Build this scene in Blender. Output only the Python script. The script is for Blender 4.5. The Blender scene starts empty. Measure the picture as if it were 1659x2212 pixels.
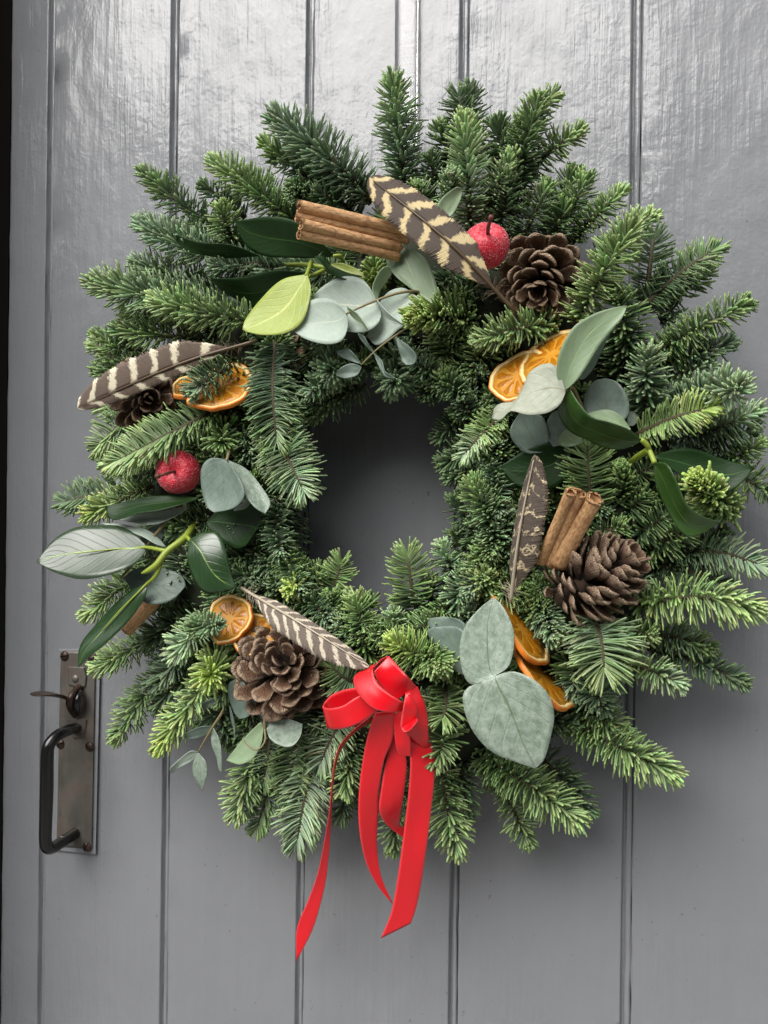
import bpy, math, random
import numpy as np
from mathutils import Vector, Matrix

random.seed(7)
RNG = np.random.default_rng(7)
SC = bpy.context.scene
COL = SC.collection

# ------------------------------------------------------------------ camera
PW, PH, FP = 1659.0, 2212.0, 1700.0          # picture frame and focal length, in picture units
DIST = 0.60                                  # camera to door face
CAM = np.array([0.0, -DIST, 1.50])
TH, RO = math.radians(16.8), math.radians(0.68)
_f = np.array([-math.sin(TH), math.cos(TH), 0.0])
_r = np.array([math.cos(TH), math.sin(TH), 0.0])
_z = np.array([0.0, 0.0, 1.0])
CR = _r * math.cos(RO) + _z * math.sin(RO)
CU = _z * math.cos(RO) - _r * math.sin(RO)
cd = bpy.data.cameras.new('camera')
cam = bpy.data.objects.new('camera', cd)
COL.objects.link(cam)
M = Matrix.Identity(4)
for i in range(3):
    M[i][0], M[i][1], M[i][2], M[i][3] = CR[i], CU[i], -_f[i], CAM[i]
cam.matrix_world = M
cd.sensor_fit = 'VERTICAL'
cd.sensor_height = 36.0
cd.lens = FP / PH * 36.0
cd.clip_start, cd.clip_end = 0.02, 200.0
SC.camera = cam

# ------------------------------------------------------------------ light
SUN_EL, SUN_AZ = math.radians(47.0), math.radians(19.0)     # az: left of the door's normal
sun_dir = np.array([-math.sin(SUN_AZ) * math.cos(SUN_EL), -math.cos(SUN_AZ) * math.cos(SUN_EL), math.sin(SUN_EL)])
w = bpy.data.worlds.new('World')
SC.world = w
w.use_nodes = True
wn, wl_ = w.node_tree.nodes, w.node_tree.links
sky = wn.new('ShaderNodeTexSky')
sky.sky_type = 'NISHITA'
sky.sun_disc = False
sky.sun_elevation = SUN_EL
sky.sun_rotation = math.radians(180.0) + SUN_AZ
sky.air_density, sky.dust_density, sky.ozone_density = 1.0, 4.0, 1.0
hs = wn.new('ShaderNodeHueSaturation')
hs.inputs['Saturation'].default_value = 0.25
wl_.new(sky.outputs[0], hs.inputs['Color'])
wl_.new(hs.outputs[0], wn['Background'].inputs[0])
wn['Background'].inputs[1].default_value = 0.065
sd = bpy.data.lights.new('sun', 'SUN')
sd.energy = 1.5
sd.angle = math.radians(48.0)
sd.color = (1.0, 0.975, 0.94)
so = bpy.data.objects.new('sun', sd)
COL.objects.link(so)
so.rotation_euler = Vector(sun_dir).to_track_quat('Z', 'Y').to_euler()
so.location = (0, -2, 4)
vs = SC.view_settings
vs.view_transform = 'Standard'
vs.look = 'None'
vs.exposure = 1.28
vs.gamma = 1.0
SC.cycles.max_bounces = 8
SC.cycles.transparent_max_bounces = 8


# ------------------------------------------------------------------ mapping
def P(x, y, h=0.0):
    """world point that stands h millimetres off the door face and is seen at picture position x, y"""
    d = _f + CR * ((x - PW / 2) / FP) + CU * ((PH / 2 - y) / FP)
    t = (-h * 0.001 - CAM[1]) / d[1]
    return CAM + d * t


def K(x, y, h=0.0):
    return float(np.linalg.norm(P(x, y + 1, h) - P(x, y - 1, h)) / 2)


def nrm(v):
    v = np.asarray(v, float)
    return v / (np.linalg.norm(v, axis=-1, keepdims=True) + 1e-12)


def frame(x, y, h):
    p = P(x, y, h)
    v = nrm(CAM - p)
    r = nrm(CR - v * np.dot(CR, v))
    u = np.cross(v, r)
    return p, r, u, v


def catmull(pts, n):
    pts = np.asarray(pts, float)
    if len(pts) == 2:
        t = np.linspace(0, 1, n)[:, None]
        return pts[0] * (1 - t) + pts[1] * t
    q = np.vstack([2 * pts[0] - pts[1], pts, 2 * pts[-1] - pts[-2]])
    seg = np.linalg.norm(np.diff(pts, axis=0), axis=1)
    cum = np.concatenate([[0], np.cumsum(seg)])
    s = np.linspace(0, cum[-1], n)
    out = np.zeros((n, pts.shape[1]))
    for k, sv in enumerate(s):
        i = min(int(np.searchsorted(cum, sv, 'right')) - 1, len(pts) - 2)
        t = (sv - cum[i]) / max(seg[i], 1e-12)
        a, b, c, d = q[i], q[i + 1], q[i + 2], q[i + 3]
        out[k] = 0.5 * ((2 * b) + (-a + c) * t + (2 * a - 5 * b + 4 * c - d) * t * t + (-a + 3 * b - 3 * c + d) * t ** 3)
    return out


# ------------------------------------------------------------------ mesh helpers
def mesh_np(name, V, F, smooth=True, col=None, uv=None):
    """F: (n,4) or (n,3) array, or a list of such arrays"""
    me = bpy.data.meshes.new(name)
    Fs = F if isinstance(F, list) else [F]
    Fs = [np.asarray(f, np.int32) for f in Fs if len(f)]
    V = np.asarray(V, np.float32)
    loops = np.concatenate([f.ravel() for f in Fs])
    tot = np.concatenate([np.full(len(f), f.shape[1], np.int32) for f in Fs])
    st = np.concatenate([[0], np.cumsum(tot)[:-1]]).astype(np.int32)
    me.vertices.add(len(V))
    me.vertices.foreach_set('co', V.ravel())
    me.loops.add(len(loops))
    me.loops.foreach_set('vertex_index', loops)
    me.polygons.add(len(tot))
    me.polygons.foreach_set('loop_start', st)
    me.polygons.foreach_set('loop_total', tot)
    me.polygons.foreach_set('use_smooth', np.full(len(tot), smooth, bool))
    me.update(calc_edges=True)
    if col is not None:
        a = me.color_attributes.new('Col', 'FLOAT_COLOR', 'POINT')
        c = np.ones((len(V), 4), np.float32)
        c[:, :3] = col
        a.data.foreach_set('color', c.ravel())
    if uv is not None:
        l = me.uv_layers.new(name='UVMap')
        l.data.foreach_set('uv', np.asarray(uv, np.float32)[loops].ravel())
    me.validate()
    return me


def put(name, me, mat, parent=None):
    o = bpy.data.objects.new(name, me)
    COL.objects.link(o)
    if mat is not None and not me.materials:
        me.materials.append(mat)
    if parent is not None:
        o.parent = parent
    return o


def origin(o):
    while o.parent is not None:
        o = o.parent
    return np.array(o.location)


def part(name, V, F, mat, parent, smooth=True, col=None, uv=None, solid=0.0):
    V = np.asarray(V, float) - origin(parent)
    o = put(name, mesh_np(name, V, F, smooth, col, uv), mat, parent)
    if solid:
        m = o.modifiers.new('thickness', 'SOLIDIFY')
        m.thickness = solid
        m.offset = 0.0
    return o


def thing(name, label, cat, loc, group=None):
    o = bpy.data.objects.new(name, None)
    COL.objects.link(o)
    o.location = [float(v) for v in loc]
    o.empty_display_size = 0.02
    o['label'] = label
    o['category'] = cat
    if group:
        o['group'] = group
    return o


def grid_faces(nu, nv, closed=False):
    i, j = np.meshgrid(np.arange(nu - 1), np.arange(nv if closed else nv - 1), indexing='ij')
    j2 = (j + 1) % nv
    return np.stack([i * nv + j, i * nv + j2, (i + 1) * nv + j2, (i + 1) * nv + j], -1).reshape(-1, 4)


def tube(pts, rad, seg=10, cap=True, n=None):
    """world points and radii (metres) -> V, F"""
    pts = np.asarray(pts, float)
    rad = np.broadcast_to(np.asarray(rad, float), (len(pts),)).astype(float)
    if n:
        q = catmull(np.c_[pts, rad], n)
        pts, rad = q[:, :3], q[:, 3]
    T = nrm(np.gradient(pts, axis=0))
    ref = np.array([0.3, -0.8, 0.52])
    N = np.zeros_like(T)
    cur = ref
    for i, t in enumerate(T):
        cur = cur - t * np.dot(cur, t)
        if np.linalg.norm(cur) < 1e-3:
            cur = np.cross(t, [1, 0, 0.1])
        cur = nrm(cur)
        N[i] = cur
    B = np.cross(T, N)
    a = np.arange(seg) * 2 * math.pi / seg
    V = pts[:, None] + rad[:, None, None] * (np.cos(a)[None, :, None] * N[:, None] + np.sin(a)[None, :, None] * B[:, None])
    V = V.reshape(-1, 3)
    F = grid_faces(len(pts), seg, True)
    Fs = [F]
    if cap:
        k = len(V)
        V = np.vstack([V, pts[0] - T[0] * rad[0] * 0.35, pts[-1] + T[-1] * rad[-1] * 0.35])
        j = np.arange(seg)
        j2 = (j + 1) % seg
        b = (len(pts) - 1) * seg
        Fs.append(np.vstack([np.stack([np.full(seg, k), j2, j], 1), np.stack([np.full(seg, k + 1), b + j, b + j2], 1)]))
    return V, Fs


def boxV(x0, x1, y0, y1, z0, z1):
    V = np.array([[x, y, z] for x in (x0, x1) for y in (y0, y1) for z in (z0, z1)], float)
    F = np.array([[0, 1, 3, 2], [4, 6, 7, 5], [0, 4, 5, 1], [2, 3, 7, 6], [0, 2, 6, 4], [1, 5, 7, 3]])
    return V, F


def dome(x, y, h, rpx, mat, parent, name, slot=None, flat=0.55):
    p = P(x, y, h)
    r = rpx * K(x, y, h)
    V, rings, seg = [], 7, 16
    for i in range(rings):
        a = i / (rings - 1) * math.pi / 2
        for j in range(seg):
            b = j * 2 * math.pi / seg
            V.append(p + np.array([r * math.cos(a) * math.cos(b), -r * flat * math.sin(a), r * math.cos(a) * math.sin(b)]))
    o = part(name, V, grid_faces(rings, seg, True), mat, parent)
    if slot is not None:
        c, s = math.cos(slot), math.sin(slot)
        W2, L2, D0, D1 = r * 0.10, r * 0.98, r * 0.02, r * (flat + 0.03)
        d, e = np.array([c, 0, s]), np.array([-s, 0, c])
        q = []
        nn = 9
        for i in range(nn):
            f = -1 + 2 * i / (nn - 1)
            hh = r * flat * math.sqrt(max(0, 1 - f * f * 0.96)) + r * 0.025
            for sgn in (-1, 1):
                q.append(p + d * L2 * f + e * W2 * sgn + np.array([0, -hh, 0]))
        part('slot', q, grid_faces(nn, 2), MT['jamb'], o, False, solid=0.0002)
    return o


# ------------------------------------------------------------------ materials
class NT:
    def __init__(s, name):
        s.m = bpy.data.materials.new(name)
        s.m.use_nodes = True
        s.t = s.m.node_tree
        s.b = s.t.nodes['Principled BSDF']

    def n(s, typ, **kw):
        nd = s.t.nodes.new('ShaderNode' + typ)
        ins = kw.pop('ins', {})
        for k, v in kw.items():
            setattr(nd, k, v)
        for k, v in ins.items():
            if hasattr(v, 'is_linked') or isinstance(v, bpy.types.NodeSocket):
                s.t.links.new(v, nd.inputs[k])
            else:
                nd.inputs[k].default_value = v
        return nd

    def set(s, **kw):
        for k, v in kw.items():
            k = k.replace('_', ' ')
            if isinstance(v, bpy.types.NodeSocket):
                s.t.links.new(v, s.b.inputs[k])
            else:
                s.b.inputs[k].default_value = v
        return s

    def coord(s, scale=(1, 1, 1), out='Object'):
        tc = s.n('TexCoord')
        mp = s.n('Mapping')
        s.t.links.new(tc.outputs[out], mp.inputs[0])
        mp.inputs['Scale'].default_value = scale
        return mp.outputs[0]

    def noise(s, vec, scale, detail=4, rough=0.55, dist=0.0):
        nd = s.n('TexNoise', ins={'Scale': scale, 'Detail': detail, 'Roughness': rough, 'Distortion': dist})
        if vec is not None:
            s.t.links.new(vec, nd.inputs['Vector'])
        return nd.outputs[0]

    def ramp(s, fac, stops):
        nd = s.n('ValToRGB')
        cr = nd.color_ramp
        while len(cr.elements) < len(stops):
            cr.elements.new(0.5)
        for e, (p, c) in zip(cr.elements, stops):
            e.position = p
            e.color = (*c, 1) if len(c) == 3 else c
        s.t.links.new(fac, nd.inputs[0])
        return nd.outputs[0]

    def math(s, op, a, b=0.0, c=None):
        nd = s.n('Math', operation=op)
        for i, v in enumerate((a, b) if c is None else (a, b, c)):
            if isinstance(v, bpy.types.NodeSocket):
                s.t.links.new(v, nd.inputs[i])
            else:
                nd.inputs[i].default_value = v
        return nd.outputs[0]

    def mix(s, fac, a, b, blend='MIX'):
        nd = s.n('Mix', data_type='RGBA', blend_type=blend)
        for i, v in ((0, fac), (6, a), (7, b)):
            if isinstance(v, bpy.types.NodeSocket):
                s.t.links.new(v, nd.inputs[i])
            else:
                nd.inputs[i].default_value = (*v, 1) if isinstance(v, tuple) and len(v) == 3 else v
        return nd.outputs[2]

    def bump(s, h, strength=0.3, dist=0.001, prev=None):
        nd = s.n('Bump', ins={'Strength': strength, 'Distance': dist, 'Height': h})
        if prev is not None:
            s.t.links.new(prev, nd.inputs['Normal'])
        return nd.outputs[0]


def m_paint():
    s = NT('grey_gloss_paint')
    v = s.coord()
    vg = s.coord((1.0, 1.0, 0.045))
    base = s.mix(s.noise(v, 9, 5), (0.168, 0.175, 0.186), (0.214, 0.221, 0.232))
    base = s.mix(s.math('MULTIPLY', s.noise(s.coord((1, 1, 0.03)), 140, 4, 0.6), 0.35), base, (0.235, 0.242, 0.252))
    spots = s.ramp(s.noise(v, 210, 2), [(0.715, (0, 0, 0)), (0.735, (1, 1, 1))])
    base = s.mix(s.math('MULTIPLY', spots, 0.45), base, (0.07, 0.07, 0.07))
    scuff = s.ramp(s.noise(s.coord((1, 1, 0.35)), 75, 5, 0.7), [(0.70, (0, 0, 0)), (0.74, (1, 1, 1))])
    base = s.mix(s.math('MULTIPLY', scuff, 0.30), base, (0.33, 0.335, 0.34))
    grain = s.noise(vg, 330, 4, 0.6, 0.4)
    grain2 = s.noise(s.coord((1, 1, 0.09)), 120, 3, 0.5, 0.6)
    lump = s.noise(v, 110, 3, 0.5, 0.6)
    wav = s.noise(s.coord((1, 1, 0.6)), 34, 4, 0.55)
    mask = s.ramp(s.noise(s.coord((1, 1, 0.55)), 11, 3), [(0.40, (0.06, 0.06, 0.06)), (0.60, (1, 1, 1))])
    b = s.bump(wav, 0.55, 0.0022)
    b = s.bump(s.math('MULTIPLY', grain2, mask), 0.9, 0.0011, b)
    b = s.bump(s.math('MULTIPLY', grain, mask), 0.9, 0.0006, b)
    b = s.bump(s.math('MULTIPLY', lump, mask), 0.6, 0.0008, b)
    b = s.bump(s.noise(s.coord((1, 1, 0.8)), 420, 2, 0.5), 0.30, 0.0004, b)
    dull = s.ramp(s.noise(s.coord((1, 1, 0.5)), 8, 5, 0.6, 0.5), [(0.44, (0, 0, 0)), (0.60, (1, 1, 1))])
    rough = s.math('MULTIPLY_ADD', dull, 0.12, s.math('MULTIPLY_ADD', s.noise(v, 40, 4), 0.12, 0.07))
    s.set(Base_Color=base, Roughness=rough, Normal=b, IOR=1.5, Coat_Weight=0.15, Coat_Roughness=0.05)
    return s.m


def m_plain(name, col, rough=0.6, spec=0.5, metal=0.0):
    s = NT(name)
    s.set(Base_Color=(*col, 1), Roughness=rough, Metallic=metal)
    s.b.inputs['Specular IOR Level'].default_value = spec
    return s.m


def m_attr(name, rough, spec, var=0.0, trans=0.0, bump=None):
    s = NT(name)
    a = s.n('Attribute', attribute_name='Col').outputs[0]
    if var:
        r = s.n('ObjectInfo').outputs['Random']
        f = s.math('MULTIPLY_ADD', r, 2 * var, 1 - var)
        cmb = s.n('CombineColor')
        for i in range(3):
            s.t.links.new(f, cmb.inputs[i])
        a = s.mix(1.0, a, cmb.outputs[0], 'MULTIPLY')
    s.set(Base_Color=a, Roughness=rough)
    s.b.inputs['Specular IOR Level'].default_value = spec
    if bump:
        s.set(Normal=s.bump(s.noise(s.coord(), bump[0], 3), bump[1], bump[2]))
    return s.m


def m_steel():
    s = NT('tarnished_steel')
    v = s.coord()
    n1 = s.noise(s.coord((1, 1, 0.4)), 60, 5, 0.6)
    rust = s.ramp(s.noise(v, 45, 6, 0.65), [(0.46, (0, 0, 0)), (0.66, (1, 1, 1))])
    c = s.mix(n1, (0.12, 0.112, 0.098), (0.28, 0.262, 0.232))
    c = s.mix(s.math('MULTIPLY', rust, 0.75), c, (0.085, 0.045, 0.028))
    s.set(Base_Color=c, Metallic=s.math('MULTIPLY_ADD', rust, -0.6, 0.8), Roughness=s.math('MULTIPLY_ADD', n1, 0.25, 0.36),
          Normal=s.bump(s.noise(v, 500, 4), 0.25, 0.0004))
    return s.m


def m_rust():
    s = NT('rusty_iron')
    v = s.coord()
    n1 = s.noise(v, 120, 5, 0.6)
    c = s.ramp(n1, [(0.3, (0.022, 0.016, 0.013)), (0.55, (0.06, 0.033, 0.022)), (0.75, (0.16, 0.075, 0.04))])
    s.set(Base_Color=c, Metallic=0.45, Roughness=0.42, Normal=s.bump(n1, 0.3, 0.0006))
    return s.m


def m_black():
    s = NT('black_japanned_iron')
    v = s.coord((1, 1, 0.5))
    chip = s.ramp(s.noise(v, 95, 4, 0.6), [(0.685, (0, 0, 0)), (0.70, (1, 1, 1))])
    c = s.mix(chip, (0.008, 0.008, 0.008), (0.30, 0.29, 0.27))
    s.set(Base_Color=c, Roughness=s.math('MULTIPLY_ADD', chip, 0.3, 0.2), Normal=s.bump(s.noise(v, 160, 3), 0.18, 0.0006))
    return s.m


def m_leaf(name, c1, c2, vein, rough, veinw=0.035, mott=0.5, coat=0.0, side=7.0, vstr=0.5, bump=0.25, mscale=90, under=None, spots=None):
    s = NT(name)
    uv = s.n('TexCoord').outputs['UV']
    sep = s.n('SeparateXYZ', ins={0: uv})
    u, v = sep.outputs[0], sep.outputs[1]
    d = s.math('ABSOLUTE', s.math('MULTIPLY_ADD', v, 2.0, -1.0))          # 0 at the midrib, 1 at the edge
    ob = s.coord()
    mo = s.noise(ob, mscale, 9, 0.78)
    c = s.mix(s.ramp(mo, [(0.5 - mott * 0.4, (0, 0, 0)), (0.5 + mott * 0.4, (1, 1, 1))]), c1, c2)
    wob = s.math('MULTIPLY_ADD', s.noise(ob, 60, 3), 0.10, -0.05)
    mid = s.ramp(s.math('ADD', d, wob if veinw < 0.03 else 0.0), [(veinw * 0.5, (1, 1, 1)), (veinw * 1.6, (0, 0, 0))])
    ph = s.math('MULTIPLY_ADD', d, -0.35, u)
    fr = s.math('ABSOLUTE', s.math('SUBTRACT', s.math('FRACT', s.math('MULTIPLY_ADD', s.noise(ob, 40, 2), 0.5, s.math('MULTIPLY', ph, side))), 0.5))
    sv = s.ramp(fr, [(0.0, (1, 1, 1)), (0.09, (0, 0, 0))])
    vo = s.n('TexVoronoi', feature='DISTANCE_TO_EDGE', ins={'Scale': 260.0})
    s.t.links.new(ob, vo.inputs['Vector'])
    net = s.ramp(vo.outputs[0], [(0.0, (1, 1, 1)), (0.09, (0, 0, 0))])
    c = s.mix(s.math('MULTIPLY', net, 0.12 * vstr), c, vein)
    c = s.mix(s.math('MULTIPLY', sv, 0.35 * vstr), c, vein)
    c = s.mix(s.math('MULTIPLY', mid, 0.9), c, vein)
    if spots:
        sp = s.ramp(s.noise(ob, spots[0], 5, 0.7), [(spots[1], (0, 0, 0)), (spots[1] + 0.05, (1, 1, 1))])
        c = s.mix(s.math('MULTIPLY', sp, spots[3]), c, spots[2])
    if under:
        g = s.n('NewGeometry').outputs['Backfacing']
        c = s.mix(g, c, under)
    h = s.math('MULTIPLY_ADD', s.math('ADD', sv, mid), -0.7, s.math('MULTIPLY', mo, 0.7))
    s.b.inputs['Specular IOR Level'].default_value = 0.22 if name == 'glossy_dark_leaf' else 0.5
    s.set(Base_Color=c, Roughness=rough, Coat_Weight=coat, Coat_Roughness=0.18, Normal=s.bump(h, bump, 0.0007))
    return s.m


def m_ribbon():
    s = NT('red_satin')
    uv = s.n('TexCoord').outputs['UV']
    sep = s.n('SeparateXYZ', ins={0: uv})
    d = s.math('ABSOLUTE', s.math('MULTIPLY_ADD', sep.outputs[1], 2.0, -1.0))
    edge = s.ramp(d, [(0.84, (0, 0, 0)), (0.88, (1, 1, 1))])
    ws = s.n('TexWave', wave_type='BANDS', bands_direction='X', ins={'Scale': 42.0, 'Distortion': 0.0})
    s.t.links.new(uv, ws.inputs['Vector'])
    st = s.math('MULTIPLY', edge, ws.outputs['Fac'])
    c = s.mix(s.math('MULTIPLY', st, 0.55), (0.72, 0.004, 0.012), (0.86, 0.13, 0.14))
    wv = s.noise(s.coord((1, 1, 1)), 900, 2)
    b = s.bump(s.noise(s.coord((1, 1, 0.25)), 130, 3), 0.22, 0.0008)
    b = s.bump(wv, 0.2, 0.0002, b)
    b = s.bump(st, 0.4, 0.0003, b)
    s.set(Base_Color=c, Roughness=0.36, Normal=b, Sheen_Weight=0.2, Sheen_Roughness=0.3, Anisotropic=0.5)
    s.b.inputs['Sheen Tint'].default_value = (1, 0.35, 0.35, 1)
    s.b.inputs['Specular IOR Level'].default_value = 0.7
    return s.m


def m_feather(name, dark, light, bars, duty, slant, nscale, namp, fleck=0.0, rnd=0.0):
    s = NT(name)
    uv = s.n('TexCoord').outputs['UV']
    sep = s.n('SeparateXYZ', ins={0: uv})
    u, v = sep.outputs[0], sep.outputs[1]
    d = s.math('ABSOLUTE', s.math('MULTIPLY_ADD', v, 2.0, -1.0))
    cx = s.n('CombineXYZ', ins={0: s.math('MULTIPLY', u, 9.0), 1: s.math('MULTIPLY', v, 2.6)})
    n1 = s.noise(cx.outputs[0], nscale, 5, 0.65)
    n2 = s.noise(cx.outputs[0], nscale * 4.2, 6, 0.75)
    ph = s.math('ADD', s.math('MULTIPLY', u, bars), s.math('MULTIPLY', d, slant))
    ph = s.math('ADD', ph, s.math('MULTIPLY_ADD', n1, namp, -namp * 0.5))
    fr = s.math('ABSOLUTE', s.math('SUBTRACT', s.math('FRACT', s.math('ADD', ph, 10.0 + rnd)), 0.5))
    val = s.math('ADD', fr, s.math('MULTIPLY_ADD', n2, 0.50, -0.25))
    if fleck:
        val = s.math('ADD', val, s.math('MULTIPLY_ADD', s.noise(cx.outputs[0], nscale * 1.5, 4, 0.7), fleck, -fleck * 0.5))
    band = s.ramp(val, [(duty - 0.045, (1, 1, 1)), (duty + 0.045, (0, 0, 0))])
    dk = s.mix(n1, tuple(c * 0.75 for c in dark), tuple(c * 1.25 for c in dark))
    lt = s.mix(n2, tuple(c * 0.8 for c in light), light)
    c = s.mix(band, dk, lt)
    br = s.n('TexWave', wave_type='BANDS', bands_direction='X', ins={'Scale': 45.0, 'Distortion': 0.6, 'Detail Scale': 2.0})
    cy = s.n('CombineXYZ', ins={0: s.math('ADD', u, s.math('MULTIPLY', d, -0.12)), 1: v})
    s.t.links.new(cy.outputs[0], br.inputs['Vector'])
    s.set(Base_Color=c, Roughness=0.55, Normal=s.bump(br.outputs['Fac'], 0.25, 0.0003), Sheen_Weight=0.15)
    return s.m


def m_cinn():
    s = NT('cinnamon_bark')
    v = s.coord()
    vl = s.n('TexCoord').outputs['UV']
    mp = s.n('Mapping', ins={'Scale': (3.0, 26.0, 1.0)})
    s.t.links.new(vl, mp.inputs[0])
    n1 = s.noise(mp.outputs[0], 3.0, 6, 0.65)
    n2 = s.noise(v, 120, 5, 0.6)
    c = s.ramp(n1, [(0.28, (0.26, 0.12, 0.048)), (0.5, (0.55, 0.31, 0.14)), (0.72, (0.70, 0.45, 0.24))])
    c = s.mix(s.math('MULTIPLY', s.ramp(n2, [(0.55, (0, 0, 0)), (0.7, (1, 1, 1))]), 0.55), c, (0.22, 0.075, 0.024))
    s.set(Base_Color=c, Roughness=0.62, Normal=s.bump(s.math('ADD', n1, s.math('MULTIPLY', n2, 0.4)), 0.8, 0.0012))
    return s.m


def m_orange(name, c1, c2, rough, sss, bump, sc=300, trans=0.0):
    s = NT(name)
    v = s.coord()
    c = s.mix(s.noise(v, sc * 0.5, 4), c1, c2)
    s.set(Base_Color=c, Roughness=rough, Normal=s.bump(s.noise(v, sc, 3), bump, 0.0008), Subsurface_Weight=sss)
    s.b.inputs['Subsurface Radius'].default_value = (0.004, 0.002, 0.0006)
    s.b.inputs['Subsurface Scale'].default_value = 1.0
    return s.m


def m_apple():
    s = NT('frosted_red')
    v = s.coord()
    fr = s.ramp(s.noise(v, 420, 3, 0.7), [(0.45, (0, 0, 0)), (0.72, (1, 1, 1))])
    big = s.noise(v, 60, 3)
    c = s.mix(big, (0.66, 0.008, 0.032), (0.48, 0.004, 0.018))
    c = s.mix(s.math('MULTIPLY', fr, 0.26), c, (0.85, 0.40, 0.43))
    s.set(Base_Color=c, Roughness=0.38, Normal=s.bump(s.noise(v, 520, 3), 0.8, 0.0011), Subsurface_Weight=0.05, Sheen_Weight=0.10)
    s.b.inputs['Subsurface Radius'].default_value = (0.003, 0.001, 0.001)
    return s.m


def m_film():
    s = NT('clear_film')
    v = s.coord((1, 1, 14))
    s.set(Base_Color=(0.97, 0.97, 0.97, 1), Roughness=0.06, Transmission_Weight=1.0, IOR=1.3,
          Normal=s.bump(s.noise(v, 22, 4), 0.20, 0.0012))
    return s.m


def m_ground():
    s = NT('grey_paving')
    v = s.coord()
    c = s.mix(s.noise(v, 6, 6), (0.21, 0.207, 0.20), (0.29, 0.285, 0.275))
    s.set(Base_Color=c, Roughness=0.85)
    return s.m


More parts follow.
